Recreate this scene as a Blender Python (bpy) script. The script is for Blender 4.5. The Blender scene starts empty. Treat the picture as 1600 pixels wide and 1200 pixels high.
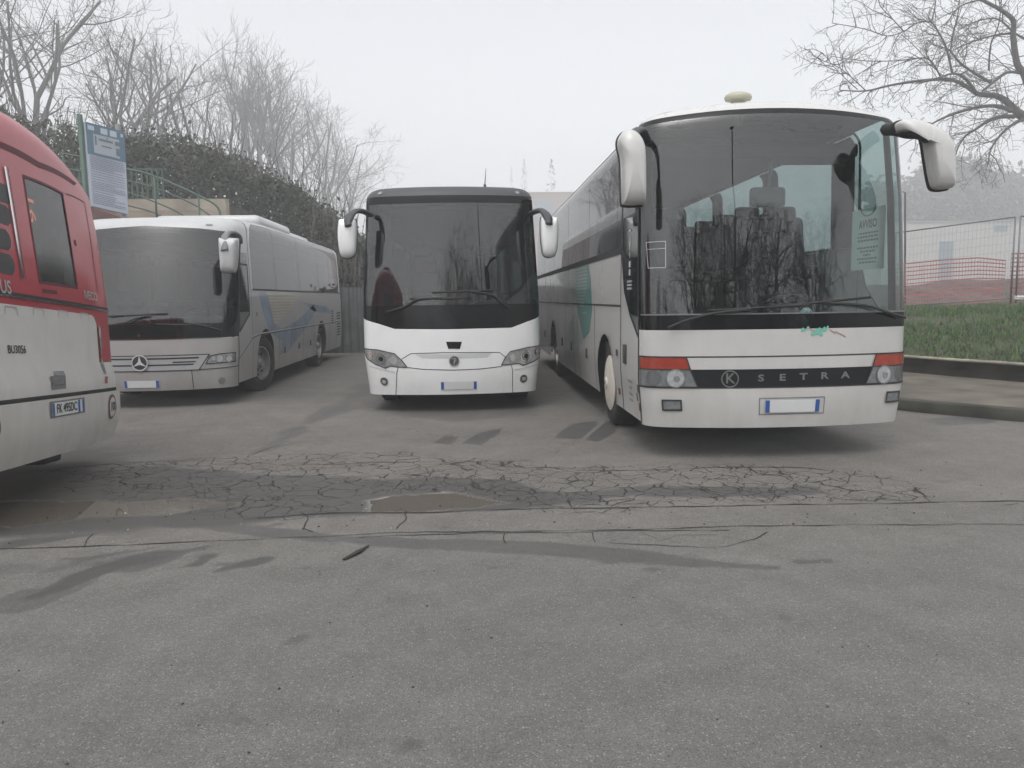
import bpy, math, random
import numpy as np
from mathutils import Matrix, Vector
sc = bpy.context.scene
R = math.radians
# ------------------------------------------------------------------ camera
F = 1200.0                       # focal length in photo pixels (1600 wide)
CAMZ = 1.52
CAMM = (Matrix.Translation((0, 0, CAMZ)) @ Matrix.Rotation(R(-2.86), 4, 'Z')
        @ Matrix.Rotation(R(90 - 6.37), 4, 'X') @ Matrix.Rotation(R(-0.8), 4, 'Z'))
cd = bpy.data.cameras.new('camera'); cam = bpy.data.objects.new('camera', cd)
sc.collection.objects.link(cam); cam.matrix_world = CAMM
cd.sensor_width = 36; cd.lens = 27.0; cd.clip_end = 1500; cd.clip_start = 0.05
sc.camera = cam
# ------------------------------------------------------------------ world, sun, exposure
SUN_EL, SUN_ROT = 62, 200
HAZE = 0.0045
w = bpy.data.worlds.new("World"); sc.world = w; w.use_nodes = True
nt = w.node_tree; nt.nodes.clear()
sky = nt.nodes.new('ShaderNodeTexSky'); sky.sky_type = 'NISHITA'; sky.sun_disc = False
sky.sun_elevation = R(SUN_EL); sky.sun_rotation = R(SUN_ROT)
sky.air_density = 1.0; sky.dust_density = 3.2; sky.ozone_density = 1.0
hs = nt.nodes.new('ShaderNodeHueSaturation'); hs.inputs['Saturation'].default_value = 0.12
bg = nt.nodes.new('ShaderNodeBackground'); bg.inputs['Strength'].default_value = 0.15
wo = nt.nodes.new('ShaderNodeOutputWorld')
nt.links.new(sky.outputs[0], hs.inputs['Color']); nt.links.new(hs.outputs[0], bg.inputs[0]); nt.links.new(bg.outputs[0], wo.inputs[0])
sd = bpy.data.lights.new('sun', 'SUN'); sd.energy = 0.5; sd.angle = R(150); sd.color = (1.0, 0.985, 0.96)
sun = bpy.data.objects.new('sun', sd); sc.collection.objects.link(sun)
sun.rotation_euler = (R(90 - SUN_EL), 0, R(180 - SUN_ROT))
sc.view_settings.view_transform = 'Standard'; sc.view_settings.look = 'None'
sc.view_settings.exposure = 0.88; sc.view_settings.gamma = 1.0
sc.render.engine = 'CYCLES'
cy = sc.cycles
cy.max_bounces = 10; cy.transparent_max_bounces = 24; cy.volume_bounces = 1
cy.glossy_bounces = 4; cy.diffuse_bounces = 3; cy.use_denoising = True
cy.caustics_reflective = False; cy.caustics_refractive = False
cy.sample_clamp_indirect = 6.0
# ------------------------------------------------------------------ pixel <-> world (photo pixels 1600x1200)
CAMI = CAMM.inverted()
C0 = CAMM.translation
def ray(px, py):
    return (CAMM.to_3x3() @ Vector(((px - 800) / F, -(py - 600) / F, -1.0)))
def at(px, py, Y):
    d = ray(px, py); return C0 + d * (Y / d.y)
def gnd(px, py, z=0.0):
    d = ray(px, py); return C0 + d * ((z - C0.z) / d.z)
def proj(p):
    q = CAMI @ Vector(p)
    if q.z > -0.01: return (1e5, 1e5)
    return (800 + F * q.x / -q.z, 600 - F * q.y / -q.z)
# ------------------------------------------------------------------ materials
MATS = {}
def mat(name, col, rough=0.6, metal=0.0, coat=0.0, var=0.0, vscale=6.0, bump=0.0, bscale=40.0, dirt=None, spec=0.5, emit=None, alpha=None):
    if name in MATS: return MATS[name]
    m = bpy.data.materials.new(name); MATS[name] = m; m.use_nodes = True
    n = m.node_tree; N = n.nodes; L = n.links; b = N['Principled BSDF']
    b.inputs['Base Color'].default_value = (*col, 1); b.inputs['Roughness'].default_value = rough
    b.inputs['Metallic'].default_value = metal; b.inputs['Coat Weight'].default_value = coat
    b.inputs['Coat Roughness'].default_value = 0.06
    b.inputs['Specular IOR Level'].default_value = spec
    tc = N.new('ShaderNodeTexCoord')
    if var > 0 or dirt:
        nz = N.new('ShaderNodeTexNoise'); nz.inputs['Scale'].default_value = vscale; nz.inputs['Detail'].default_value = 6
        L.new(tc.outputs['Object'], nz.inputs['Vector'])
        mx = N.new('ShaderNodeMix'); mx.data_type = 'RGBA'
        mx.inputs[6].default_value = (*[c * (1 - var) for c in col], 1); mx.inputs[7].default_value = (*[min(1, c * (1 + var)) for c in col], 1)
        mr = N.new('ShaderNodeMapRange'); mr.inputs[1].default_value = 0.3; mr.inputs[2].default_value = 0.7
        L.new(nz.outputs[0], mr.inputs[0]); L.new(mr.outputs[0], mx.inputs[0])
        last = mx.outputs[2]
        if dirt:   # road spray: dirt colour, top height, amount
            dc, dz, da = dirt
            sp = N.new('ShaderNodeSeparateXYZ'); L.new(tc.outputs['Object'], sp.inputs[0])
            n2 = N.new('ShaderNodeTexNoise'); n2.inputs['Scale'].default_value = 2.3; n2.inputs['Detail'].default_value = 9; n2.inputs['Roughness'].default_value = 0.7
            mp = N.new('ShaderNodeMapping'); mp.inputs['Scale'].default_value = (1.0, 1.0, 0.35)
            L.new(tc.outputs['Object'], mp.inputs[0]); L.new(mp.outputs[0], n2.inputs['Vector'])
            r1 = N.new('ShaderNodeMapRange'); r1.inputs[1].default_value = dz; r1.inputs[2].default_value = 0.2; L.new(sp.outputs[2], r1.inputs[0])
            r2 = N.new('ShaderNodeMapRange'); r2.inputs[1].default_value = 0.25; r2.inputs[2].default_value = 0.75; L.new(n2.outputs[0], r2.inputs[0])
            ad = N.new('ShaderNodeMath'); ad.operation = 'MULTIPLY_ADD'; ad.inputs[1].default_value = 0.75; ad.inputs[2].default_value = 0.25
            L.new(r1.outputs[0], ad.inputs[0])
            mu = N.new('ShaderNodeMath'); mu.operation = 'MULTIPLY'; L.new(ad.outputs[0], mu.inputs[0]); L.new(r2.outputs[0], mu.inputs[1])
            mu2 = N.new('ShaderNodeMath'); mu2.operation = 'MULTIPLY'; mu2.inputs[1].default_value = da; L.new(mu.outputs[0], mu2.inputs[0])
            m3 = N.new('ShaderNodeMix'); m3.data_type = 'RGBA'; m3.inputs[7].default_value = (*dc, 1)
            L.new(mu2.outputs[0], m3.inputs[0]); L.new(last, m3.inputs[6]); last = m3.outputs[2]
            rr = N.new('ShaderNodeMapRange'); rr.inputs[3].default_value = rough; rr.inputs[4].default_value = min(1, rough + 0.45)
            L.new(mu2.outputs[0], rr.inputs[0]); L.new(rr.outputs[0], b.inputs['Roughness'])
        L.new(last, b.inputs['Base Color'])
    if bump > 0:
        nb = N.new('ShaderNodeTexNoise'); nb.inputs['Scale'].default_value = bscale; nb.inputs['Detail'].default_value = 4
        L.new(tc.outputs['Object'], nb.inputs['Vector'])
        bp = N.new('ShaderNodeBump'); bp.inputs['Strength'].default_value = bump; bp.inputs['Distance'].default_value = 0.02
        L.new(nb.outputs[0], bp.inputs['Height']); L.new(bp.outputs[0], b.inputs['Normal'])
    if emit:
        b.inputs['Emission Color'].default_value = (*emit[0], 1); b.inputs['Emission Strength'].default_value = emit[1]
    return m
def glass(name, tint, ior=1.7, rough=0.015, refl=1.0, dust=0.03):
    m = bpy.data.materials.new(name); MATS[name] = m; m.use_nodes = True
    N = m.node_tree.nodes; L = m.node_tree.links; N.clear()
    o = N.new('ShaderNodeOutputMaterial')
    tr = N.new('ShaderNodeBsdfTransparent'); tr.inputs[0].default_value = (*tint, 1)
    gl = N.new('ShaderNodeBsdfGlossy'); gl.inputs['Roughness'].default_value = rough; gl.inputs[0].default_value = (refl, refl, refl, 1)
    fr = N.new('ShaderNodeFresnel'); fr.inputs[0].default_value = ior
    ge = N.new('ShaderNodeNewGeometry'); mi_ = N.new('ShaderNodeMix'); mi_.inputs[2].default_value = ior; mi_.inputs[3].default_value = 1 / ior
    L.new(ge.outputs['Backfacing'], mi_.inputs[0]); L.new(mi_.outputs[0], fr.inputs[0])
    mx = N.new('ShaderNodeMixShader'); L.new(fr.outputs[0], mx.inputs[0]); L.new(tr.outputs[0], mx.inputs[1]); L.new(gl.outputs[0], mx.inputs[2])
    df = N.new('ShaderNodeBsdfDiffuse'); df.inputs[0].default_value = (0.30, 0.30, 0.29, 1)
    tc = N.new('ShaderNodeTexCoord'); nz = N.new('ShaderNodeTexNoise'); nz.inputs['Scale'].default_value = 3.0; nz.inputs['Detail'].default_value = 8
    L.new(tc.outputs['Object'], nz.inputs['Vector'])
    mr = N.new('ShaderNodeMapRange'); mr.inputs[1].default_value = 0.35; mr.inputs[2].default_value = 0.75; mr.inputs[4].default_value = dust * 2; mr.inputs[3].default_value = dust * 0.3
    L.new(nz.outputs[0], mr.inputs[0])
    m2 = N.new('ShaderNodeMixShader'); L.new(mr.outputs[0], m2.inputs[0]); L.new(mx.outputs[0], m2.inputs[1]); L.new(df.outputs[0], m2.inputs[2])
    L.new(m2.outputs[0], o.inputs[0]); return m
DIRT = (0.16, 0.13, 0.10)
Mwhite = mat('coach_white_paint', (0.80, 0.81, 0.81), 0.22, coat=0.6, var=0.015, dirt=(DIRT, 1.1, 0.22))
Mcream = mat('coach_cream_white_paint', (0.56, 0.557, 0.54), 0.26, coat=0.5, var=0.02, dirt=(DIRT, 1.5, 0.36))
Msilver = mat('coach_silver_paint', (0.385, 0.38, 0.375), 0.36, metal=0.12, coat=0.4, var=0.03, dirt=(DIRT, 1.4, 0.45))
Mroofw = mat('roof_white_paint', (0.45, 0.46, 0.465), 0.35, coat=0.3, var=0.03, dirt=(DIRT, 1.0, 0.2))
Mred = mat('city_bus_red_paint', (0.37, 0.022, 0.036), 0.33, coat=0.35, var=0.06, dirt=((0.32, 0.15, 0.15), 3.0, 0.28))
Mbwhite = mat('city_bus_white_paint', (0.60, 0.59, 0.56), 0.38, coat=0.2, var=0.03, dirt=(DIRT, 1.7, 0.4))
Mblack = mat('black_gloss_panel', (0.004, 0.005, 0.0055), 0.12, spec=0.25)
Mrub = mat('black_rubber', (0.018, 0.018, 0.018), 0.65, var=0.2)
Mplast = mat('dark_grey_plastic', (0.045, 0.048, 0.052), 0.5, var=0.1)
Mgrey = mat('mid_grey_plastic', (0.16, 0.165, 0.17), 0.5, var=0.1)
Mchrome = mat('chrome', (0.72, 0.73, 0.74), 0.14, metal=1.0)
Mreflector = mat('lamp_reflector', (0.55, 0.56, 0.57), 0.22, metal=0.8, var=0.25, vscale=22)
Mlens = mat('lamp_lens', (0.62, 0.64, 0.65), 0.08, metal=0.6, coat=1.0, var=0.15, vscale=30)
Mlensd = mat('dull_lamp_lens', (0.20, 0.215, 0.22), 0.16, metal=0.3, coat=1.0, var=0.2, vscale=25)
Mamber = mat('amber_red_lens', (0.30, 0.035, 0.018), 0.15, coat=1.0, var=0.15, vscale=20)
Mredl = mat('red_lens', (0.35, 0.03, 0.04), 0.2, coat=1.0)
Mseat = mat('seat_fabric', (0.014, 0.018, 0.024), 0.9, var=0.3, vscale=30)
Mint = mat('interior_grey', (0.035, 0.038, 0.040), 0.85, var=0.1)
Mdash = mat('dashboard_black', (0.022, 0.023, 0.024), 0.7)
Mtyre = mat('tyre_rubber', (0.022, 0.021, 0.020), 0.85, var=0.3, bump=0.3)
Mrim = mat('steel_wheel_disc', (0.30, 0.30, 0.30), 0.42, metal=0.6, var=0.25, vscale=9)
Mhub = mat('white_wheel_cover', (0.60, 0.56, 0.49), 0.42, var=0.08, vscale=5)
Mtxt = mat('dark_lettering', (0.03, 0.03, 0.032), 0.5)
Mtxts = mat('silver_lettering', (0.28, 0.29, 0.29), 0.3, metal=0.7)
Mplate = mat('plate_white', (0.62, 0.63, 0.63), 0.4, var=0.03)
Mplateb = mat('plate_blue', (0.03, 0.09, 0.32), 0.4)
Mteal = mat('teal_livery', (0.075, 0.26, 0.22), 0.3, coat=0.4, var=0.1, vscale=4, dirt=(DIRT, 1.5, 0.35))
Mtealp = mat('pale_teal_livery', (0.30, 0.42, 0.38), 0.3, coat=0.4, var=0.08, vscale=4, dirt=(DIRT, 1.5, 0.3))
Mbluel = mat('blue_livery', (0.17, 0.235, 0.32), 0.3, coat=0.4, var=0.25, vscale=3, dirt=(DIRT, 1.5, 0.4))
Myell = mat('pale_yellow_livery', (0.45, 0.42, 0.30), 0.35, coat=0.3, var=0.05)
Gwind = glass('windscreen_glass', (0.34, 0.41, 0.44), 1.70, dust=.006)
Gwind2 = glass('green_windscreen_glass', (0.40, 0.51, 0.51), 1.74, dust=.006)
Gside = glass('tinted_side_glass', (0.10, 0.105, 0.11), 1.62, refl=0.9)
Gclear = glass('clear_window_glass', (0.80, 0.86, 0.84), 1.55)
Gpale = glass('pale_side_glass', (0.58, 0.62, 0.61), 1.62, refl=0.9)
Gdirty = glass('dirty_rear_glass', (0.30, 0.31, 0.31), 1.55, rough=0.12, dust=0.22)
# ------------------------------------------------------------------ mesh builder
class MB:
    def __init__(s): s.v = []; s.f = []; s.mi = []; s.cur = 0
    def add(s, vs, fs):
        o = len(s.v); s.v.extend([tuple(v) for v in vs])
        
        for f in fs: s.f.append([i + o for i in f]); s.mi.append(s.cur)
    def box(s, c, d, M=None, bev=0.0):
        hx, hy, hz = d[0] / 2, d[1] / 2, d[2] / 2
        if bev <= 0:
            vs = [Vector((x * hx, y * hy, z * hz)) for x in (-1, 1) for y in (-1, 1) for z in (-1, 1)]
            fs = [(0, 1, 3, 2), (4, 6, 7, 5), (0, 4, 5, 1), (2, 3, 7, 6), (0, 2, 6, 4), (1, 5, 7, 3)]
        else:
            vs, fs = rbox(hx, hy, hz, bev)
        if M is not None: vs = [M @ v for v in vs]
        s.add([v + Vector(c) for v in vs], fs)
    def tube(s, pts, r, n=8, cap=True, flat=None):
        pts = [Vector(p) for p in pts]; k = len(pts)
        rs = r if isinstance(r, (list, tuple)) else [r] * k
        ref = None; rings = []
        for i, p in enumerate(pts):
            t = (pts[min(i + 1, k - 1)] - pts[max(i - 1, 0)]).normalized()
            if ref is None: ref = Vector((0, 0, 1)) if abs(t.z) < 0.9 else Vector((1, 0, 0))
            a = t.cross(ref).normalized(); b = a.cross(t).normalized(); ref = b
            fx = 1.0 if flat is None else flat
            rings.append([p + a * (rs[i] * math.cos(2 * math.pi * j / n)) + b * (rs[i] * fx * math.sin(2 * math.pi * j / n)) for j in range(n)])
        vs = [v for rg in rings for v in rg]; fs = []
        for i in range(k - 1):
            for j in range(n):
                j2 = (j + 1) % n; fs.append((i * n + j, i * n + j2, (i + 1) * n + j2, (i + 1) * n + j))
        if cap: fs.append(tuple(range(n))[::-1]); fs.append(tuple((k - 1) * n + j for j in range(n)))
        s.add(vs, fs)
    def lathe(s, prof, M, n=32):          # prof: (radius, axial) around local Z
        vs = [M @ Vector((r * math.cos(2 * math.pi * j / n), r * math.sin(2 * math.pi * j / n), a)) for r, a in prof for j in range(n)]
        fs = []
        for i in range(len(prof) - 1):
            for j in range(n):
                j2 = (j + 1) % n; fs.append((i * n + j, i * n + j2, (i + 1) * n + j2, (i + 1) * n + j))
        s.add(vs, fs)
    def build(s, name, m, parent=None, smooth=False, angle=None, loc=None):
        me = bpy.data.meshes.new(name); me.from_pydata(s.v, [], s.f)
        for mm in (m if isinstance(m, (list, tuple)) else [m]): me.materials.append(mm)
        if isinstance(m, (list, tuple)): me.polygons.foreach_set('material_index', s.mi)
        if smooth: me.polygons.foreach_set('use_smooth', [True] * len(me.polygons))
        me.update()
        if smooth and angle:
            try: me.set_sharp_from_angle(angle=R(angle))
            except Exception: pass
        o = bpy.data.objects.new(name, me); sc.collection.objects.link(o)
        if parent is not None: o.parent = parent
        if loc is not None: o.location = loc
        return o
def rbox(hx, hy, hz, r, seg=3):
    r = min(r, hx, hy, hz); n = 4 * (seg + 1); vs = []; fs = []
    lat = [(-math.pi / 2 + (math.pi / 2) * i / seg, -1) for i in range(seg + 1)] + [((math.pi / 2) * i / seg, 1) for i in range(seg + 1)]
    for la, sz in lat:
        for q in range(4):
            sx = 1 if q in (0, 3) else -1; sy = 1 if q in (0, 1) else -1
            for i in range(seg + 1):
                lo = q * math.pi / 2 + (math.pi / 2) * i / seg
                vs.append(Vector((sx * (hx - r) + r * math.cos(la) * math.cos(lo), sy * (hy - r) + r * math.cos(la) * math.sin(lo), sz * (hz - r) + r * math.sin(la))))
    for i in range(len(lat) - 1):
        for j in range(n):
            j2 = (j + 1) % n; fs.append((i * n + j, i * n + j2, (i + 1) * n + j2, (i + 1) * n + j))
    fs.append(tuple(range(n))[::-1]); fs.append(tuple((len(lat) - 1) * n + j for j in range(n)))
    return vs, fs
def tag(o, label=None, cat=None, group=None, kind=None):
    if label: o['label'] = label
    if cat: o['category'] = cat
    if group: o['group'] = group
    if kind: o['kind'] = kind
    return o
def empty(name, M, label, cat, group=None):
    o = bpy.data.objects.new(name, None); sc.collection.objects.link(o); o.empty_display_size = 0.3
    o.matrix_world = M if isinstance(M, Matrix) else Matrix.Translation(M)
    return tag(o, label, cat, group)
_tx = {}
def text_geo(t, size=1.0, bold=0.0):                 # verts (x,y) centred, faces
    if (t, bold) in _tx: vs, fs = _tx[(t, bold)]
    else:
        cu = bpy.data.curves.new('t', 'FONT'); cu.body = t; cu.size = 1.0; cu.align_x = 'CENTER'; cu.align_y = 'CENTER'; cu.resolution_u = 3; cu.offset = bold
        o = bpy.data.objects.new('t', cu); sc.collection.objects.link(o)
        dg = bpy.context.evaluated_depsgraph_get(); me = bpy.data.meshes.new_from_object(o.evaluated_get(dg))
        vs = [(v.co.x, v.co.y) for v in me.vertices]; fs = [list(p.vertices) for p in me.polygons]
        bpy.data.objects.remove(o); bpy.data.curves.remove(cu); bpy.data.meshes.remove(me); _tx[(t, bold)] = (vs, fs)
    return [(x * size, y * size) for x, y in vs], fs
# ------------------------------------------------------------------ vehicle surface in (u, w): u = distance round the plan from the middle of the end facing the camera, w = height up the profile
class Bus:
    def __init__(s, M, hw, L, bulge, rc, zt, Rr, side_in, front_in, drop=0.0, crown=0.05, a_end=90, pw=2.0, nose=0.0):
        s.M = M; s.MI = M.inverted(); s.hw = hw; s.L = L
        pts = []; n = 24
        xa = hw - rc
        for i in range(n + 1):
            x = xa * i / n; pts.append((x, bulge * (x / hw) ** pw))
        y0 = pts[-1][1]; sl = bulge * pw * (xa / hw) ** (pw - 1) / hw
        k = rc * 0.9; m = 14; c = (hw, y0 + sl * rc + 0.0)
        p0 = pts[-1]; p1 = (hw - rc * 0.35, y0 + sl * rc * 0.65); p2 = (hw, y0 + sl * rc + k * 0.35); p3 = (hw, y0 + sl * rc + k)
        for i in range(1, m + 1):
            t = i / m; pts.append(tuple((1 - t) ** 3 * a + 3 * (1 - t) ** 2 * t * b + 3 * (1 - t) * t * t * cc + t ** 3 * d for a, b, cc, d in zip(p0, p1, p2, p3)))
        s.ys = pts[-1][1]; s.iside = len(pts) - 1
        for y in np.linspace(s.ys, L - 0.2, 30)[1:]: pts.append((hw, y))
        for i in range(1, 9):
            a = i / 8 * math.pi / 2; pts.append((hw - 0.2 + 0.2 * math.cos(a), L - 0.2 + 0.2 * math.sin(a)))
        for x in np.linspace(hw - 0.2, 0, 6)[1:]: pts.append((x, L))
        s.pts = np.array(pts); d = np.hypot(*np.diff(s.pts, axis=0).T); s.u = np.concatenate([[0], np.cumsum(d)])
        s.us = s.u[s.iside]; s.uc = s.u[24]; s.ur = s.us + (L - 0.2 - s.ys); s.ue = s.u[-1]
        tg = np.gradient(s.pts, s.u, axis=0); tg /= np.linalg.norm(tg, axis=1)[:, None]
        s.nx = tg[:, 1]; s.ny = -tg[:, 0]
        s.zt = zt; s.Rr = Rr; s.wmax = zt + Rr * R(a_end); s.side_in = side_in; s.front_in = front_in; s.crown = crown; s.drop = drop; s.nose = nose; s.iymax = max(v[1] for v in front_in) + Rr
        s.ub = sorted(set([round(x * sg, 4) for x in list(np.linspace(0, s.uc, 15)) + list(np.linspace(s.uc, s.us, 9)) + list(np.linspace(s.us, s.ur, 9)) + list(np.linspace(s.ur, s.ue, 8)) for sg in (-1, 1)]))
        wb = list(np.arange(0.0, zt, 0.15)) + list(np.linspace(zt, s.wmax, 9)); s.wb = wb
        s.smp = None
    def P(s, u, w, off=0.0):
        if off: 
            e = 0.004; a = s.P(u, w); du = s.P(u + e, w) - s.P(u - e, w); dw = s.P(u, w + e) - s.P(u, w - e)
            nn = du.cross(dw)
            if nn.length < 1e-12: nn = Vector((0, -1, 0))
            return a + nn.normalized() * off
        sg = -1 if u < 0 else 1; au = min(abs(u), s.ue)
        x = float(np.interp(au, s.u, s.pts[:, 0])); y = float(np.interp(au, s.u, s.pts[:, 1]))
        nx = float(np.interp(au, s.u, s.nx)); ny = float(np.interp(au, s.u, s.ny))
        if w <= s.zt: z = w; ex = 0
        else:
            a = (w - s.zt) / s.Rr; z = s.zt + s.Rr * math.sin(a); ex = s.Rr * (1 - math.cos(a))
        ix = float(np.interp(z, *zip(*s.side_in))) + ex
        fy = float(np.interp(z, *zip(*s.front_in)))
        if s.drop and w > s.zt - 0.7: t = min(1, (w - s.zt + 0.7) / 0.8); z -= s.drop * t * t * (3 - 2 * t) * min(1, x / s.hw) ** 2
        if s.nose and w > s.zt - 0.7: z -= s.nose * min(1, (w - s.zt + 0.7) / 0.8) * max(0, 1 - y / 3.0)
        rg = max(0.9, 1.5 * s.iymax)
        if y < s.L * 0.5: y2 = y + (fy + ex) * min(1, max(0, 1 - (y - s.ys) / rg))
        else: y2 = y - (0.3 * (ix - ex) + ex) * min(1, max(0, 1 - (s.L - 0.2 - y) / 0.6))
        return Vector((sg * x * (s.hw - ix) / s.hw, y2, z))
    def W(s, u, w, off=0.0): return s.M @ s.P(u, w, off)
    def _sample(s):
        s.smp = []
        for u in np.linspace(-s.ur, s.ur, 260):
            for w in np.linspace(0.1, s.wmax - 0.01, 36):
                p = s.P(u, w); e = 0.01
                n = (s.P(u + e, w) - s.P(u - e, w)).cross(s.P(u, w + e) - s.P(u, w - e))
                wp = s.M @ p; wn = s.M.to_3x3() @ n
                if wn.dot(C0 - wp) > 0: s.smp.append((u, w, *proj(wp)))
        s.smp = np.array(s.smp)
    def q(s, px, py):                        # photo pixel -> (u, w) on the surface
        if s.smp is None: s._sample()
        i = np.argmin((s.smp[:, 2] - px) ** 2 + (s.smp[:, 3] - py) ** 2); u, w = s.smp[i, 0], s.smp[i, 1]
        best = (1e9, u, w)
        for _ in range(14):
            a = proj(s.W(u, w)); e = 2e-3
            rx, ry = px - a[0], py - a[1]; er = math.hypot(rx, ry)
            if er < best[0]: best = (er, u, w)
            if er < 0.02: break
            b = proj(s.W(u + e, w)); c = proj(s.W(u, w + e))
            j = np.array([[(b[0] - a[0]) / e, (c[0] - a[0]) / e], [(b[1] - a[1]) / e, (c[1] - a[1]) / e]])
            try: dl = np.linalg.solve(j, (rx, ry))
            except Exception: break
            dl = np.clip(dl, -0.4, 0.4)
            u = float(np.clip(u + dl[0], -s.ue, s.ue)); w = float(np.clip(w + dl[1], 0.05, s.wmax))
        return best[1], best[2]
    def Q(s, pts): return [s.q(*p) for p in pts]
    def US(s, y): return s.us + (y - s.ys)
    def patch(s, poly, off=0.0, mb=None, step=None):
        mb = mb or MB(); us = [p[0] for p in poly]; ws = [p[1] for p in poly]
        ub = [x for x in s.ub if min(us) < x < max(us)]; wb = [x for x in s.wb if min(ws) < x < max(ws)]
        if step: ub = list(np.arange(min(us), max(us), step))[1:]; wb = list(np.arange(min(ws), max(ws), step))[1:]
        U = [min(us)] + ub + [max(us)]; Wv = [min(ws)] + wb + [max(ws)]
        idx = {}
        def clip(P, ax, v, keep_less):
            o = []
            for i in range(len(P)):
                a, b = P[i], P[(i + 1) % len(P)]
                ia = (a[ax] <= v) if keep_less else (a[ax] >= v); ib = (b[ax] <= v) if keep_less else (b[ax] >= v)
                if ia: o.append(a)
                if ia != ib:
                    t = (v - a[ax]) / (b[ax] - a[ax]); c = [a[0] + t * (b[0] - a[0]), a[1] + t * (b[1] - a[1])]; c[ax] = v; o.append(tuple(c))
            return o
        ar = sum(a[0] * b[1] - b[0] * a[1] for a, b in zip(poly, poly[1:] + poly[:1]))
        if ar < 0: poly = poly[::-1]
        for i in range(len(U) - 1):
            col = clip(clip(poly, 0, U[i], False), 0, U[i + 1], True)
            if len(col) < 3: continue
            for j in range(len(Wv) - 1):
                c = clip(clip(col, 1, Wv[j], False), 1, Wv[j + 1], True)
                if len(c) < 3: continue
                f = []
                for p in c:
                    k = (round(p[0], 4), round(p[1], 4))
                    if k not in idx: idx[k] = len(mb.v); mb.v.append(tuple(s.P(p[0], p[1], off)))
                    if not f or f[-1] != idx[k]: f.append(idx[k])
                if len(f) > 1 and f[0] == f[-1]: f.pop()
                if len(set(f)) >= 3 and len(set(f)) == len(f): mb.f.append(f); mb.mi.append(mb.cur)
        return mb
    def part(s, name, poly, m, parent, off=0.0, smooth=True, label=None):
        polys = poly if isinstance(poly[0][0], (tuple, list)) else [poly]
        mb = MB()
        for p in polys:
            s.patch(list(p), off, mb)
        o = mb.build(name, m, parent, smooth=smooth)
        if label: o['label'] = label
        return o
    def strip(s, pts, wd, closed=False):     # polygons of a ribbon along a (u,w) polyline
        out = []; n = len(pts)
        for i in range(n if closed else n - 1):
            a = Vector(pts[i]); b = Vector(pts[(i + 1) % n]); d = (b - a)
            if d.length < 1e-5: continue
            d.normalize(); q = Vector((-d.y, d.x)) * wd / 2; e = d * wd * 0.3
            out.append([tuple(a - q - e), tuple(b - q + e), tuple(b + q + e), tuple(a + q - e)])
        return out
    def circ(s, c, r, n=20, rw=None): return [(c[0] + r * math.cos(2 * math.pi * i / n), c[1] + (rw or r) * math.sin(2 * math.pi * i / n)) for i in range(n)]
    def mpp(s, c): return (C0 - s.W(*c)).length / F      # metres per photo pixel at that point
    def roof(s, m, parent, name='roof', u0=None, hatch=None):
        mb = MB(); us = [x for x in s.ub if x >= 0]; n = 9
        for u in us:
            a = s.P(u, s.wmax); b = s.P(-u if u else -1e-6, s.wmax)
            for j in range(n):
                t = j / (n - 1); p = b.lerp(a, t); p.z += s.drop * ((float(np.interp(u, s.u, s.pts[:, 0])) / s.hw) ** 2) * (1 - (2 * t - 1) ** 2); p.z += s.crown * (1 - (2 * t - 1) ** 2) * min(1, max(0, (a.y - s.P(0, s.wmax).y - s.pts[24][1])) / 1.2, max(0, s.L - a.y) / 1.2); mb.v.append(tuple(p))
        for i in range(len(us) - 1):
            for j in range(n - 1): mb.f.append([i * n + j, i * n + j + 1, (i + 1) * n + j + 1, (i + 1) * n + j]); mb.mi.append(0)
        return mb.build(name, m, parent, smooth=True)
    def text(s, t, c, size, m, parent, off=0.004, name='lettering', sx=1.0, slant=0, gap=None, mb=None, thick=0):
        mb_ = mb or MB(); cx = 0
        items = [(t, 0)] if gap is None else [(ch, (i - (len(t) - 1) / 2) * gap) for i, ch in enumerate(t)]
        for tt, dx in items:
            vs, fs = text_geo(tt, size, .018)
            mb_.add([s.P(c[0] + dx + x * sx, c[1] + y + slant * (x + dx), off) for x, y in vs], fs)
        if mb is None: return mb_.build(name, m, parent)
        return mb_
def arch(u0, wc, ra, w0, n=16, flatw=1.0):
    a0 = math.asin(max(-1, min(1, (w0 - wc) / ra))); out = []
    for i in range(n + 1):
        a = math.pi - a0 - (math.pi - 2 * a0) * i / n; out.append((u0 + ra * math.cos(a), wc + ra * math.sin(a)))
    return out
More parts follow.
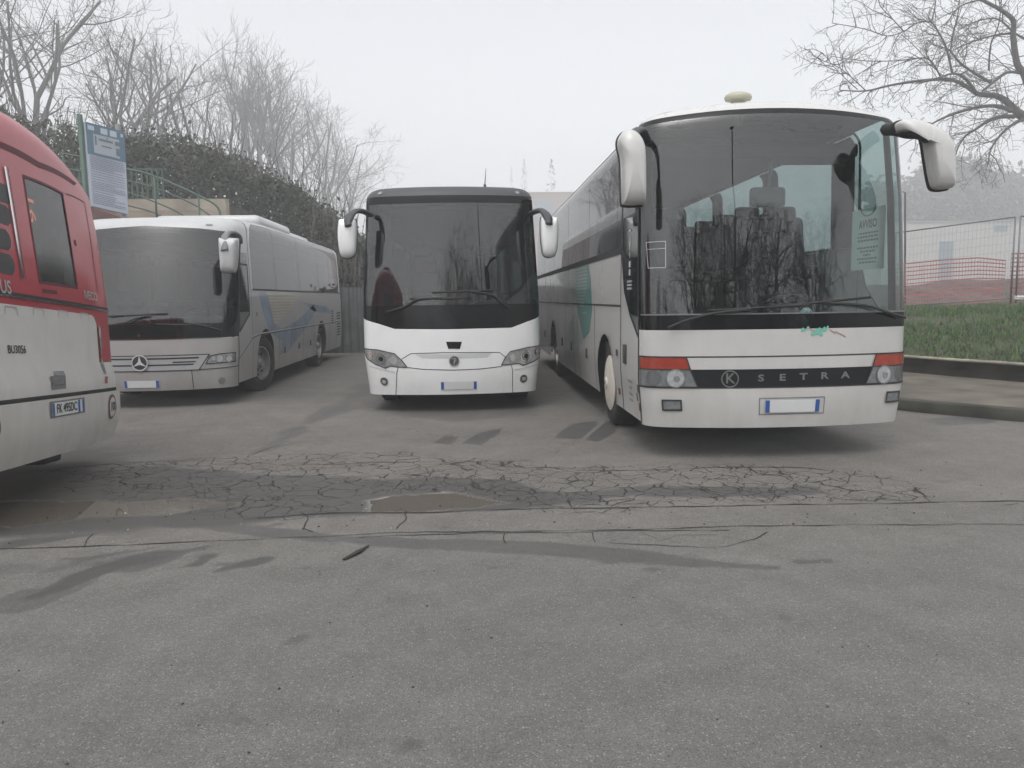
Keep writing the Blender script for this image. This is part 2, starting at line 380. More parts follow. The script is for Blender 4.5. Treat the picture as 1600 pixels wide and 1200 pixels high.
def wheel(root, x, y, r, wd, side, style='steel', name='wheel', steer=0):
    M = Matrix.Translation((x, y, r)) @ Matrix.Rotation(R(steer), 4, 'Z') @ Matrix.Rotation(R(90 * side), 4, 'Y')
    h = wd / 2
    t = MB(); t.lathe([(r * 0.56, -h), (r * 0.62, h * 0.85), (r * 0.75, h), (r * 0.93, h * 0.95), (r, h * 0.72), (r, -h * 0.72), (r * 0.93, -h * 0.95), (r * 0.6, -h), (r * 0.56, -h)], M, 40)
    o = t.build('wheel', Mtyre, root, smooth=True)
    k = MB()
    if style == 'cover':
        k.lathe([(r * 0.64, h * 0.82), (r * 0.66, h * 1.02), (r * 0.60, h * 1.12), (r * 0.42, h * 1.22), (r * 0.14, h * 1.32), (r * 0.13, h * 1.42), (0.001, h * 1.45)], M, 40)
        k.build('rim', Mhub, o, smooth=True, angle=40)
        k2 = MB(); k2.lathe([(r * 0.055, h * 1.455), (0.001, h * 1.47)], M, 12); k2.build('hub_cap', Mtxt, o)
    else:
        k.lathe([(r * 0.60, h * 0.8), (r * 0.60, h * 0.95), (r * 0.55, h * 0.95), (r * 0.52, h * 0.35), (r * 0.30, h * 0.15), (r * 0.27, h * 0.55), (r * 0.16, h * 0.75), (r * 0.12, h * 1.05), (0.001, h * 1.05)], M, 40)
        k.cur = 1
        for i in range(8):
            a = i * math.pi / 4; k.lathe([(r * 0.055, h * 0.40), (0.001, h * 0.42)], M @ Matrix.Translation((r * 0.41 * math.cos(a), r * 0.41 * math.sin(a), 0)), 10)
        k.build('rim', [Mrim, Mrub], o, smooth=True, angle=35)
    return o
def hood_arm(root, pts, r, m, name='mirror_arm', flat=0.6): 
    mb = MB(); mb.tube(pts, r, 10, flat=flat); return mb.build(name, m, root, smooth=True)
def smoothpts(p, n=5):
    p = [Vector(a) for a in p]; out = []
    for i in range(len(p) - 1):
        a = p[max(i - 1, 0)]; b = p[i]; c = p[i + 1]; d = p[min(i + 2, len(p) - 1)]
        for k in range(n):
            t = k / n; out.append(0.5 * ((2 * b) + (c - a) * t + (2 * a - 5 * b + 4 * c - d) * t * t + (3 * b - a - 3 * c + d) * t ** 3))
    out.append(p[-1]); return out
def mirror_head(root, pxpoly, Y, depth, m, mback, bulge=0.35):
    """a mirror housing: outline (photo pixels) given real depth at distance Y, rounded on the side facing the camera"""
    P = [Vector(at(x, y, Y)) for x, y in smooth_closed(pxpoly)]
    MI = root.matrix_world.inverted(); c = sum(P, Vector()) / len(P)
    mb = MB(); n = len(P); rings = []
    for k, (sc_, dy) in enumerate([(0.25, -0.50), (0.6, -0.47), (0.85, -0.36), (0.96, -0.18), (1.0, 0.05), (0.985, 0.5)]):
        rings.append([MI @ (c + (p - c) * sc_ + Vector((0, dy * depth, 0))) for p in P])
    vs = [v for r_ in rings for v in r_]; fs = [tuple(range(n))[::-1]]
    for i in range(5):
        for j in range(n): j2 = (j + 1) % n; fs.append((i * n + j, i * n + j2, (i + 1) * n + j2, (i + 1) * n + j))
    mb.add(vs, fs); h = mb.build('mirror', m, root, smooth=True)
    b2 = MB(); e = [MI @ (c + (p - c) * 1.035 + Vector((0.0, 0.40 * depth, 0))) for p in P]; e2 = [MI @ (c + (p - c) * 1.03 + Vector((0.0, 0.62 * depth, 0))) for p in P]
    b2.add(e + e2, [tuple((j, (j + 1) % n, n + (j + 1) % n, n + j)) for j in range(n)] + [tuple(range(n, 2 * n)), tuple(range(n))[::-1]])
    b2.build('mirror_rim', mback, h, smooth=False)
    return h
def smooth_closed(p, n=4):
    k = len(p); out = []
    for i in range(k):
        a, b, c, d = [Vector(p[(i + j) % k]) for j in (-1, 0, 1, 2)]
        for t in [j / n for j in range(n)]:
            v = 0.5 * ((2 * b) + (c - a) * t + (2 * a - 5 * b + 4 * c - d) * t * t + (3 * b - a - 3 * c + d) * t ** 3); out.append((v.x, v.y))
    return out
def wiper(bus, root, arm, blade, off=0.05):
    mb = MB()
    A = [bus.P(*bus.q(*p), off) for p in arm]; mb.tube(smoothpts(A, 3) if len(A) > 2 else A, 0.014, 6)
    B = [bus.P(*bus.q(*p), off - 0.015) for p in blade]; mb.tube(B, 0.013, 6)
    return mb.build('wiper', Mrub, root, smooth=True)
def seats(bus, root, rows, zf, m=None, xs=(-0.95, -0.5, 0.5, 0.95)):
    proto = None
    for y in rows:
        for x in xs:
            if proto is None:
                b = MB(); b.box((0, 0, 0.45), (0.43, 0.45, 0.14), bev=0.05)
                b.box((0, 0.25, 0.80), (0.42, 0.12, 0.66), Matrix.Rotation(R(-12), 3, 'X'), bev=0.06)
                b.box((0, 0.36, 1.16), (0.30, 0.10, 0.20), Matrix.Rotation(R(-12), 3, 'X'), bev=0.05)
                b.box((0, 0.05, 0.2), (0.3, 0.3, 0.4))
                proto = o = b.build('seat', m or Mseat, root, smooth=True, angle=40)
            else:
                o = proto.copy(); sc.collection.objects.link(o); o.parent = root
            o.location = (x, y, zf)
def interior(bus, root, zf, ztop, y0=0.55, name='interior', rack=True):
    hw = bus.hw - 0.10; L = bus.L - 0.15; ys = bus.ys + 0.25
    b = MB()
    b.box((0, (ys + L) / 2, zf - 0.05), (2 * hw, L - ys, 0.1))
    b.box((0, (y0 + ys) / 2, zf - 0.05), (2 * hw - 0.75, ys - y0, 0.1))
    b.box((0, (y0 + L) / 2 + .2, ztop), (2 * hw - 0.25, L - y0 - .4, 0.06))
    b.box((0, L, (zf + ztop) / 2), (2 * hw, 0.06, ztop - zf))
    for sx in (-1, 1) if rack else (): b.box((sx * (hw - 0.22), (L + 1.4) / 2 , ztop - 0.18), (0.36, L - 1.4, 0.2), bev=0.05)
    b.build(name, Mint, root)
def plate(bus, root, c, wd=0.52, h=0.11, txt=None, off=0.012, tx=None):
    u, w_ = c; ps = [(u - wd / 2, w_ - h / 2), (u + wd / 2, w_ - h / 2), (u + wd / 2, w_ + h / 2), (u - wd / 2, w_ + h / 2)]
    o = bus.part('license_plate', ps, Mplate, root, off)
    for sx in (-1, 1):
        a = u + sx * (wd / 2 - 0.022); bus.part('plate_band', [(a - .02, w_ - h / 2 + .002), (a + .02, w_ - h / 2 + .002), (a + .02, w_ + h / 2 - .002), (a - .02, w_ + h / 2 - .002)], Mplateb, o, off + 0.003)
    if txt: bus.text(txt, c, h * 0.92, Mtxt, o, off + 0.005, 'plate_lettering', sx=0.82)
    return o
# ================================================================== coaches
def side_shell(b, root, m, w0, wbelt, wtop, ua, arches, glassm, panes, doors_gap=(None, None), glass_from=None, mroof=None, pw=.05):
    """lower side panels with wheel arches, glazing band, cove above; ua = first u of the side panels"""
    for sg in (-1, 1):
        bot = []
        for (ya, wc, ra) in sorted(arches):
            bot += arch(b.US(ya), wc, ra, w0)
        body = [(ua, w0)] + bot + [(b.ur, w0), (b.ur, wbelt), (ua, wbelt)]
        b.part('side_panel', [(sg * u, w) for u, w in body], m, root)
        g0 = glass_from if glass_from else ua
        e = [g0] + list(panes) + [b.ur - 0.12]
        for i in range(len(e) - 1):
            p = [(e[i] + .012, wbelt), (e[i + 1] - .012, wbelt), (e[i + 1] - .012, wtop), (e[i] + .012, wtop)]
            b.part('side_window', [(sg * u, w) for u, w in p], glassm, root, 0.0)
            if i < len(e) - 2:
                p = [(e[i + 1] - .014, wbelt), (e[i + 1] + .014, wbelt), (e[i + 1] + .014, wtop), (e[i + 1] - .014, wtop)]
                b.part('window_seam', [(sg * u, w) for u, w in p], Mblack, root, -0.002)
                p = [(e[i + 1] - pw, wbelt), (e[i + 1] + pw, wbelt), (e[i + 1] + pw, wtop), (e[i + 1] - pw, wtop)]
                b.part('pillar', [(sg * u, w) for u, w in p], Mdash, root, -0.05)
        b.part('cove_panel', [(sg * u, w) for u, w in [(ua, wtop), (b.ur, wtop), (b.ur, b.wmax), (ua, b.wmax)]], mroof or m, root)
        if b.ur - 0.12 < b.ur: b.part('rear_pillar', [(sg * u, w) for u, w in [(b.ur - .12, wbelt), (b.ur, wbelt), (b.ur, wtop), (b.ur - .12, wtop)]], m, root)
    b.part('rear_panel', [[(sg * u, w) for u, w in [(b.ur, w0), (b.ue, w0), (b.ue, b.wmax), (b.ur, b.wmax)]] for sg in (-1, 1)], m, root)
def chassis(b, root, w0, ytop=0.95):
    mb = MB(); mb.box((0, b.L / 2 + 0.3, (w0 + 0.1 + ytop) / 2), (2 * b.hw - 1.0, b.L - 1.4, ytop - w0 - 0.1))
    mb.box((0, b.L / 2 + .15, ytop), (2 * b.hw - 0.12, b.L - 1.0, 0.05))
    return mb.build('chassis', Mdash, root)
def mir(p): return [(-u, w) for u, w in p]
def dash(b, root, z, ya, yb, hw, m=None):
    mb = MB(); mb.box((0, (ya + yb) / 2, z - 0.15), (2 * hw, yb - ya, 0.3), bev=0.1)
    mb.box((hw * 0.48, yb + 0.02, z + 0.04), (0.7, 0.3, 0.16), bev=0.06)
    o = mb.build('dashboard', m or Mdash, root, smooth=True, angle=45)
    s = MB(); Mx = Matrix.Translation((hw * 0.48, yb + 0.22, z + 0.10)) @ Matrix.Rotation(R(-28), 4, 'X')
    s.tube([Mx @ Vector((0.23 * math.cos(a), 0.23 * math.sin(a), 0)) for a in np.linspace(0, 2 * math.pi, 25)], 0.017, 6, cap=False)
    s.tube([Mx @ Vector((-.22, 0, 0)), Mx @ Vector((.22, 0, 0))], 0.02, 6); s.tube([Mx @ Vector((0, 0, 0)), Mx @ Vector((0, 0, -.3))], 0.03, 6)
    s.build('steering_wheel', Mplast, root, smooth=True)

# ------------------------------------------------------------------ middle coach
def build_middle():
    M = Matrix.Translation((-0.285, 10.28, 0))
    b = Bus(M, 1.215, 9.6, 0.20, 0.24, 2.86, 0.17, [(0.1, .06), (0.35, .05), (0.75, 0), (1.5, 0.0), (3.1, .085)], [(0.1, .06), (0.3, .03), (0.5, 0), (1.15, .03), (3.1, .22)], crown=0.03)
    root = empty('coach', M, 'white coach with a grey windscreen surround, in the middle of the parked row', 'coach', 'coaches parked side by side')
    q = b.q
    wmb = [q(x, y) for x, y in [(566.6, 496), (590, 505.5), (616.5, 514), (700, 514.5), (799, 512), (825, 502), (846, 491)]]
    ws = b.us + 0.02
    belt = sum(p[1] for p in (wmb[0], wmb[-1])) / 2
    low = [(-ws, 0.24), (ws, 0.24), (ws, wmb[-1][1] + .01)] + [(u, w) for u, w in wmb[::-1] if abs(u) < ws - .01] + [(-ws, wmb[0][1])]
    b.part('front_panel', low, Mwhite, root)
    # windscreen surround: top band, side strips, lower mask
    gl = [q(578, 321), q(827, 319)]; gb = [q(571, 478), q(842, 474)]
    wt = (gl[0][1] + gl[1][1]) / 2; wb_ = (gb[0][1] + gb[1][1]) / 2; ug = (abs(gl[0][0]) + abs(gl[1][0])) / 2; ub_ = (abs(gb[0][0]) + abs(gb[1][0])) / 2
    b.part('windscreen_surround', [[(-ws, wt), (ws, wt), (ws, b.wmax), (-ws, b.wmax)],
        [(-ws, wmb[0][1]), (-ub_, wb_), (-ug, wt), (-ws, wt)], [(ws, wt), (ug, wt), (ub_, wb_), (ws, wmb[-1][1] + .01)],
        [(-ws, wmb[0][1])] + [p for p in wmb if abs(p[0]) < ws - .01] + [(ws, wmb[-1][1] + .01), (ub_, wb_), (-ub_, wb_)]], Mblack, root)
    b.part('windscreen', [(-ub_, wb_), (ub_, wb_), (ug, wt), (-ug, wt)], Gwind, root, 0.001)
    cap = [(-ws, wt + .10), (ws, wt + .10), (ws, b.wmax), (-ws, b.wmax)]
    b.part('roof_cap', cap, Mplast, root, 0.004)
    for px in ((594.5, 302.5), (807.5, 301.5)):
        c = q(*px); b.part('marker_lamp', b.circ(c, 0.035, rw=.022), Mlensd, root, 0.012)
    side_shell(b, root, Mwhite, 0.26, belt, 2.72, ws, [(1.9, 0.48, 0.56), (6.6, 0.48, 0.56)], Gside, [b.US(y) for y in (2.4, 4.0, 5.6, 7.2)])
    b.roof(Mroofw, root)
    mb = MB(); mb.box((0, 2.6, 3.045), (1.35, 1.6, 0.11), bev=0.05); mb.box((0.0, 5.6, 3.06), (1.5, 2.4, 0.16), bev=0.07)
    u_ = mb.build('air_conditioning_unit', Mroofw, root, smooth=True, angle=40)
    chassis(b, root, 0.26); interior(b, root, 1.05, 2.8, 0.4); dash(b, root, 1.28, 0.3, 0.75, 1.0)
    seats(b, root, [2.0, 2.9, 3.8], 1.1)
    for y in (1.55, 6.6):
        for s_ in (-1, 1): wheel(root, s_ * 0.98, y, 0.47, 0.28, s_)
    # nose panel seams
    sm = lambda pts, wd=0.009, name='panel_gap': b.part(name, b.strip(b.Q(pts), wd), Mrub, root, 0.003)
    sm([(628, 561), (642, 552.6), (690, 551), (780, 550.5), (791, 559)]); sm([(636, 574), (660, 577), (710, 578.2), (750, 576.5), (784, 572.5)])
    sm([(622, 575), (620, 583), (618.6, 617)]); sm([(799, 571), (801, 580), (801, 616)])
    # recess shelf and badge
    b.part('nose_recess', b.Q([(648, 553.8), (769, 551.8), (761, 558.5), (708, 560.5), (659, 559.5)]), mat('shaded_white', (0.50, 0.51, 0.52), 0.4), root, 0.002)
    c = q(709.6, 564); r = 8 * b.mpp(c)
    bd = b.part('badge', b.circ(c, r, 28), Mchrome, root, 0.014); b.part('badge_face', b.circ(c, r * .82, 28), Mtxt, bd, 0.018)
    b.part('badge_emblem', [[(c[0] + x * r, c[1] + y * r) for x, y in P_] for P_ in
           ([(-.6, .45), (.05, .62), (.55, .35), (.35, .15), (.05, .35), (-.4, .28)], [(-.05, .3), (.2, .2), (.12, -.7), (-.12, -.62)], [(.2, .2), (.5, .12), (.35, -.15), (.15, -.1)])], Mchrome, bd, 0.021)
    b.part('camera_window', b.Q([(696.8, 534), (721.7, 534), (718.5, 545), (700.5, 545)]), Mblack, root, 0.005)
    # headlights
    L_ = [(569.3, 543.7), (590, 546.5), (616.5, 552.6), (628, 563), (636.7, 574.3), (622, 573.5), (610, 571.7), (602.7, 575.4), (588, 569.5), (575, 561)]
    Rr_ = [(846, 538.8), (825, 542.5), (797, 549.4), (789, 559), (783.3, 570.7), (797, 569.5), (809.9, 567.5), (817.3, 571), (831, 565.5), (842.8, 556.9)]
    for pts, rnd in ((L_, [(595.7, 561, 9.5), (579.3, 553.7, 4), (615, 563, 6.5)]), (Rr_, [(821.6, 556, 9), (837.5, 549.4, 4), (803, 558.5, 6.5)])):
        P_ = b.Q(pts); P_ = [(max(-ws - .25, min(ws + .25, u)), w) for u, w in P_]
        h = b.part('headlight', P_, Mreflector, root, 0.004)
        b.part('lamp_gasket', b.strip(P_, 0.012, True), Mrub, h, 0.008)
        for k, (x, y, r_) in enumerate(rnd):
            c = q(x, y); r = r_ * b.mpp(c)
            b.part('lamp_ring', b.circ(c, r, 24), Mchrome if k < 2 else Mlens, h, 0.008)
            if k == 0:
                b.part('lamp_bowl', b.circ(c, r * .78, 24), Mlensd, h, 0.011); b.part('lamp_bulb', b.circ(c, r * .36, 20), Mblack, h, 0.016)
                b.part('lamp_ring', b.strip(b.circ(c, r * .55, 24), 0.008, True), Mchrome, h, 0.014)
            elif k == 1: b.part('indicator_bulb', b.circ(c, r * .6, 16), mat('faint_orange', (.42, .22, .17), .3), h, 0.011)
    for x, y in ((600.6, 596), (818, 591.5)):
        c = q(x, y); r = 6.6 * b.mpp(c); h = b.part('fog_lamp', b.circ(c, r, 24), Mgrey, root, 0.006)
        b.part('lamp_ring', b.circ(c, r * .75, 24), Mrub, h, 0.009); b.part('lamp_lens', b.circ(c, r * .5, 20), Mlens, h, 0.012)
    # number plate on the lower bumper (blank)
    plate(b, root, q(717, 602), 0.50, 0.105)
    # crease lines of the bumper
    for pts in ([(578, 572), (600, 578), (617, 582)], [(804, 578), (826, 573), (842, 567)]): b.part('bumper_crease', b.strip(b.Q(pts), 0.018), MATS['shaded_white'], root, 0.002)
    wiper(b, root, [(605, 488), (632, 480), (655, 468), (690, 466.3)], [(641.5, 467.2), (738, 466.6)]); wiper(b, root, [(795, 483), (781, 471), (768, 461), (735, 455.8)], [(675, 457.3), (771, 454)])
    # antenna
    mb = MB(); a = b.P(0.62, b.wmax) + Vector((0, .1, 0)); mb.tube([a, a + Vector((0, 0, .05))], .018, 8); mb.tube([a + Vector((0, 0, .05)), a + Vector((.02, 0.02, .27))], [.008, .003], 6)
    mb.build('antenna', Mrub, root, smooth=True)
    MI = M.inverted(); T = lambda x, y, Y: MI @ at(x, y, Y)
    hood_arm(root, smoothpts([T(579, 336, 10.55), T(569, 331, 10.42), T(558, 329.5, 10.28), T(549, 335, 10.15), T(544, 345, 10.06), T(544, 353, 10.02)]), [.055] * 15 + [.062] * 6 + [.05] * 5, Mplast)
    hood_arm(root, smoothpts([T(831, 333, 10.55), T(838, 330, 10.42), T(846, 329, 10.28), T(852, 334, 10.15), T(857, 342, 10.06), T(858, 350, 10.02)]), [.055] * 15 + [.062] * 6 + [.05] * 5, Mplast)
    mirror_head(root, [(529, 346), (534, 342), (550, 342), (556, 346), (556, 380), (554, 396), (548, 402), (538, 403), (531, 396), (527.5, 370)], 10.15, 0.19, Mwhite, Mrub)
    mirror_head(root, [(845, 342), (850, 339), (867, 339), (872, 344), (872.5, 370), (870, 394), (863, 401), (853, 401), (848, 394), (845, 370)], 10.15, 0.19, Mwhite, Mrub)
    # things behind the glass
    mb = MB(); mb.box((-0.42, 2.05, 2.02), (.36, .04, .17), bev=.02); mb.build('headrest_cover', mat('salmon_cloth', (.40, .20, .17), .8), root, smooth=True, angle=40)
    mb = MB()
    for sx in (-1, 1): mb.box((sx * 0.93, .72, 2.0), (.22, .05, 1.35), bev=.02)
    mb.build('curtain', Mint, root)
    t = T(718, 462, 10.72); mb = MB()
    vs = [];  
    for z_ in (-.02, .02):
        for i in range(10):
            r_ = .075 if i % 2 == 0 else .032; a = math.pi / 2 + i * math.pi / 5; vs.append((r_ * math.cos(a), z_, r_ * math.sin(a)))
    mb.add([(0, -.035, 0), (0, .035, 0)] + vs, [(0, 2 + i, 2 + (i + 1) % 10) for i in range(10)] + [(1, 12 + (i + 1) % 10, 12 + i) for i in range(10)] + [(2 + i, 12 + i, 12 + (i + 1) % 10, 2 + (i + 1) % 10) for i in range(10)])
    o = mb.build('star_ornament', mat('gold_felt', (.42, .30, .14), .7), None); o.location = M @ t; o.location.z = 1.28 + .075 + 0.005
    tag(o, 'small gold star ornament behind the windscreen of the white middle coach', 'ornament')
    return b, root
def paper():
    m = bpy.data.materials.new('thin_paper'); m.use_nodes = True; N = m.node_tree.nodes; L = m.node_tree.links; N.clear(); o = N.new('ShaderNodeOutputMaterial')
    a = N.new('ShaderNodeBsdfDiffuse'); t = N.new('ShaderNodeBsdfTranslucent'); x = N.new('ShaderNodeMixShader'); x.inputs[0].default_value = .75
    for q in (a, t): q.inputs[0].default_value = (.80, .90, .85, 1)
    L.new(a.outputs[0], x.inputs[1]); L.new(t.outputs[0], x.inputs[2]); L.new(x.outputs[0], o.inputs[0]); return m
# ------------------------------------------------------------------ right coach
def build_right():
    M = Matrix.Translation((2.845, 6.85, 0))
    b = Bus(M, 1.275, 12.0, 0.20, 0.19, 3.10, 0.21, [(0.1, .05), (0.42, .03), (0.7, 0), (1.6, 0.0), (3.4, .03)], [(0.1, .07), (0.30, .03), (0.5, 0), (1.25, .01), (1.5, .03), (2.4, .10), (3.4, .26)], drop=0.07, crown=0.05, pw=2.2)
    root = empty('coach', M, 'tall cream white coach with red-topped headlights, nearest and right end of the row', 'coach', 'coaches parked side by side')
    q = b.q; ws = b.us
    wm = q(1200, 514.5)[1]; wg = q(1200, 490)[1]; wt = q(1200, 177)[1]
    b.part('front_panel', [(-ws, 0.30), (ws, 0.30), (ws, wm), (-ws, wm)], Mcream, root)
    ug = ws - 0.07
    b.part('windscreen_surround', [[(-ws, wm), (ws, wm), (ws, wg), (-ws, wg)], [(-ws, wg), (-ug, wg), (-ug, wt), (-ws, wt)], [(ug, wg), (ws, wg), (ws, wt), (ug, wt)], [(-ws, wt), (ws, wt), (ws, wt + .06), (-ws, wt + .06)]], Mblack, root)
    b.part('windscreen', [(-ug, wg), (ug, wg), (ug, wt), (-ug, wt)], Gwind2, root, 0.001)
    b.part('pillar', [[(sg * u, w) for u, w in [(ws - .17, wg - .1), (ws + .10, wg - .1), (ws + .10, wt + .02), (ws - .17, wt + .02)]] for sg in (-1, 1)], Mdash, root, -.07)
    b.part('sill_trim', [(-ug, wg - .006), (ug, wg - .006), (ug, wg + .006), (-ug, wg + .006)], Mgrey, root, 0.006)
    b.part('roof_cap', [(-ws, wt + .06), (ws, wt + .06), (ws, b.wmax), (-ws, b.wmax)], Mcream, root)
    for px in ((1035, 172.5), (1362, 161)):
        c = q(*px); b.part('marker_lamp', [(c[0] - .055, c[1] - .014), (c[0] + .055, c[1] - .014), (c[0] + .055, c[1] + .014), (c[0] - .055, c[1] + .014)], Mlensd, root, 0.01)
    b.roof(Mcream, root)
    # side: door, panels, glazing
    ud = abs(q(970, 560)[0]); wbelt = abs(q(969, 391)[1]); wtop = q(967, 224)[1]
    yd = ud - ws + b.ys
    side_shell(b, root, Mcream, 0.32, wbelt, wtop, ud, [(2.22, 0.49, 0.60), (8.1, 0.49, 0.60)], Gpale, [b.US(y) for y in (1.5, 3.55, 5.8, 7.9, 10.0)], mroof=Mcream, pw=.27)
    for sg in (-1, 1):
        b.part('window_trim', [[(sg * u, w) for u, w in P_] for P_ in ([(ud, wbelt - .045), (b.ur, wbelt - .045), (b.ur, wbelt + .03), (ud, wbelt + .03)], [(ud, wtop - .02), (b.ur, wtop - .02), (b.ur, wtop + .05), (ud, wtop + .05)])], Mrub, root, 0.006)
        curve = [(ws + .03, 1.55), (ws + .05, 1.30)] if 0 else None
        wl = 1.36
        gpoly = [(ws + .015, wl - .22), (ws + .06, wl - .20), (ws + (ud - ws) * .45, wl - .02), (ws + (ud - ws) * .78, wl + .22), (ud - .05, wl + .55), (ud - .04, wtop), (ws + .015, wtop)]
        dlow = [(ws + .012, 0.32), (ud - .012, 0.32), (ud - .012, wtop), (ud - .04, wtop), (ud - .05, wl + .55), (ws + (ud - ws) * .78, wl + .22), (ws + (ud - ws) * .45, wl - .02), (ws + .06, wl - .20), (ws + .012, wl - .22)]
        S = lambda P_: [(sg * u, w) for u, w in P_]
        d = b.part('door' if sg < 0 else 'driver_panel', S(dlow), Mcream, root)
        b.part('door_glass', S(gpoly), Gclear, d, 0.001)
        b.part('door_seal', b.strip(S([(ws + .015, wl - .22), (ws + .06, wl - .20), (ws + (ud - ws) * .45, wl - .02), (ws + (ud - ws) * .78, wl + .22), (ud - .05, wl + .55), (ud - .04, wtop)]), .025), Mrub, d, .004)
        b.part('door_gap', [S([(ws - .020, .30), (ws + .018, .30), (ws + .018, wtop), (ws - .020, wtop)]), S([(ud - .014, .32), (ud + .014, .32), (ud + .014, wtop + .05), (ud - .014, wtop + .05)])], Mrub, d, .003)
        b.part('corner_cove', S([(ws, wtop), (ud, wtop), (ud, b.wmax), (ws, b.wmax)]), Mcream, root)
    chassis(b, root, 0.32); interior(b, root, 1.15, 3.19, 0.9, rack=False); dash(b, root, 1.30, 0.45, 1.05, 1.02)
    seats(b, root, [2.1, 2.95, 3.8, 4.65, 5.5, 6.4, 7.3, 8.2, 9.1, 10.0], 1.32)
    mb = MB(); mb.box((.56, 1.5, 1.35), (.5, .5, .14), bev=.05); mb.box((.56, 1.75, 1.8), (.48, .14, .85), bev=.07); mb.box((.56, 1.77, 2.27), (.3, .12, .2), bev=.05); mb.box((.56, 1.5, 1.2), (.3, .3, .25))
    mb.build('driver_seat', Mseat, root, smooth=True, angle=40)
    mb = MB(); mb.box((0.16, .95, 2.50), (.36, .10, .20), bev=.04); mb.tube([(0.16, .9, 2.6), (.16, .85, 2.95)], .018, 6); mb.build('interior_mirror', Mgrey, root, smooth=True, angle=40)
    mb = MB(); mb.box((0, 1.0, 2.93), (2.0, .5, .14), bev=.04); mb.build('sun_visor', Mint, root)
    for y in (2.22, 8.1):
        for s_ in (-1, 1): wheel(root, s_ * 1.07, y, 0.50, 0.29, s_, 'cover' if y < 5 else 'steel')
    # graphic on the door side (left flank)
    def sp(pts): return [(-abs(u), w) for u, w in b.Q(pts)]
    fl = [(-abs(u), w) for u, w in [(b.US(3.55), wbelt - .05), (b.US(3.35), 1.75), (b.US(3.2), 1.35), (b.US(3.45), 1.05), (b.US(4.0), .92), (b.US(4.6), 1.3), (b.US(4.9), wbelt - .05)]]
    b.part('teal_graphic', fl, Mteal, root, 0.002); b.part('pale_graphic', [(-u, w) for u, w in [(b.US(4.1), .93), (b.US(5.2), .40), (b.US(6.8), .40), (b.US(5.6), 1.1), (b.US(4.9), 1.3)]], mat('faint_teal_livery', (.40, .46, .43), .3, coat=.4, var=.12, vscale=3, dirt=(DIRT, 1.5, .36)), root, 0.001)
    stp = []
    for i in range(14):
        w_ = wbelt - .07 - i * .048; x1 = 3.62 + .012 * i * i * .25; x2 = 7.6 - .3 * i
        stp.append([(-b.US(x1), w_ - .028), (-b.US(x2), w_ - .028), (-b.US(x2), w_), (-b.US(x1), w_)])
    b.part('striped_graphic', stp, Mtealp, root, 0.004)
    wsm = abs(q(969, 478)[1])
    for sg in (-1, 1):
        b.part('skirt_gap', [[(sg * u, w) for u, w in P_] for P_ in [[(ud, wsm - .012), (b.ur, wsm - .012), (b.ur, wsm + .012), (ud, wsm + .012)]] + [[(b.US(y) - .01, .33), (b.US(y) + .01, .33), (b.US(y) + .01, wbelt - .04 if 5.0 < y < 6.4 else wsm), (b.US(y) - .01, wbelt - .04 if 5.0 < y < 6.4 else wsm)] for y in (3.0, 4.6, 5.1, 6.1, 7.2, 9.2, 10.6)]], Mrub, root, 0.003)
        mb = MB()
        for y in (3.7, 5.35, 6.6, 9.8):
            p = b.P(sg * b.US(y), .75, .004); mb.box(p, (.02, .10, .14), bev=.008)
        mb.build('locker_handle', Mtxt, root)
        for y in (2.22, 8.1):
            b.part('arch_lip', b.strip([(sg * u, w) for u, w in arch(b.US(y), .49, .61, .33)], .03), Mcream, root, .008)
        p = b.P(sg * (ws + (ud - ws) * .72), .93, .004); mb = MB(); mb.box(p, (.03, .13, .20), bev=.01); mb.build('door_handle', Mtxt, root)
    rp = lambda x0, y0, x1, y1: [(-x, y) for x, y in ((x0, y0), (x1, y0), (x1, y1), (x0, y1))]
    b.part('reflector', rp(ud + .12, .46, ud + .22, .53), Mredl, root, .005)
    b.part('marker_lamp', rp(ud + .15, .88, ud + .27, .95), Mtxt, root, .006)
    mbt = MB()
    for i, s_ in enumerate(('AUTOSERVIZI', 'ROMA', 'P.I. 0018', 'N. 0018 018')):   # small sign-writing on the door, unreadable in the photo: drawn as short bars
        wdt = (0.24, .12, .18, .19)[i]; cu = -(ws + (ud - ws) * .46); ww = .66 - i * .065; k = int(wdt / .02)
        for j in range(k):
            if (j * 7 + i * 3) % 5 == 0: continue
            x = cu - wdt / 2 + j * .02; b.patch([(x, ww), (x + .013, ww), (x + .013, ww + .028), (x, ww + .028)], .004, mbt)
    mbt.build('door_lettering', Mgrey, root)
    mbt = MB(); cu = -(ws + (ud - ws) * .45)
    b.patch([(cu - .05, 2.16), (cu + .05, 2.16), (cu + .05, 2.18), (cu - .05, 2.18)], .006, mbt)
    for pl in b.strip([(cu, 1.98), (cu - .045, 2.05), (cu, 2.12), (cu + .045, 2.05)], .012, True): b.patch(pl, .006, mbt)
    b.patch([(cu - .015, 2.02), (cu + .015, 2.02), (cu + .015, 2.07), (cu - .015, 2.07)], .006, mbt)
    for ww, hw_ in ((1.93, .012), (1.84, .04), (1.76, .035)): b.patch([(cu - hw_, ww - .03), (cu + hw_, ww - .03), (cu + hw_, ww + .03), (cu - hw_, ww + .03)], .006, mbt)
    for i in range(3):
        for j in range(8): x = cu - .12 + j * .03; b.patch([(x, 1.66 - i * .035), (x + .02, 1.66 - i * .035), (x + .02, 1.68 - i * .035), (x, 1.68 - i * .035)], .006, mbt)
    mbt.build('door_sticker', mat('sticker_white', (.55, .57, .57), .5), root)
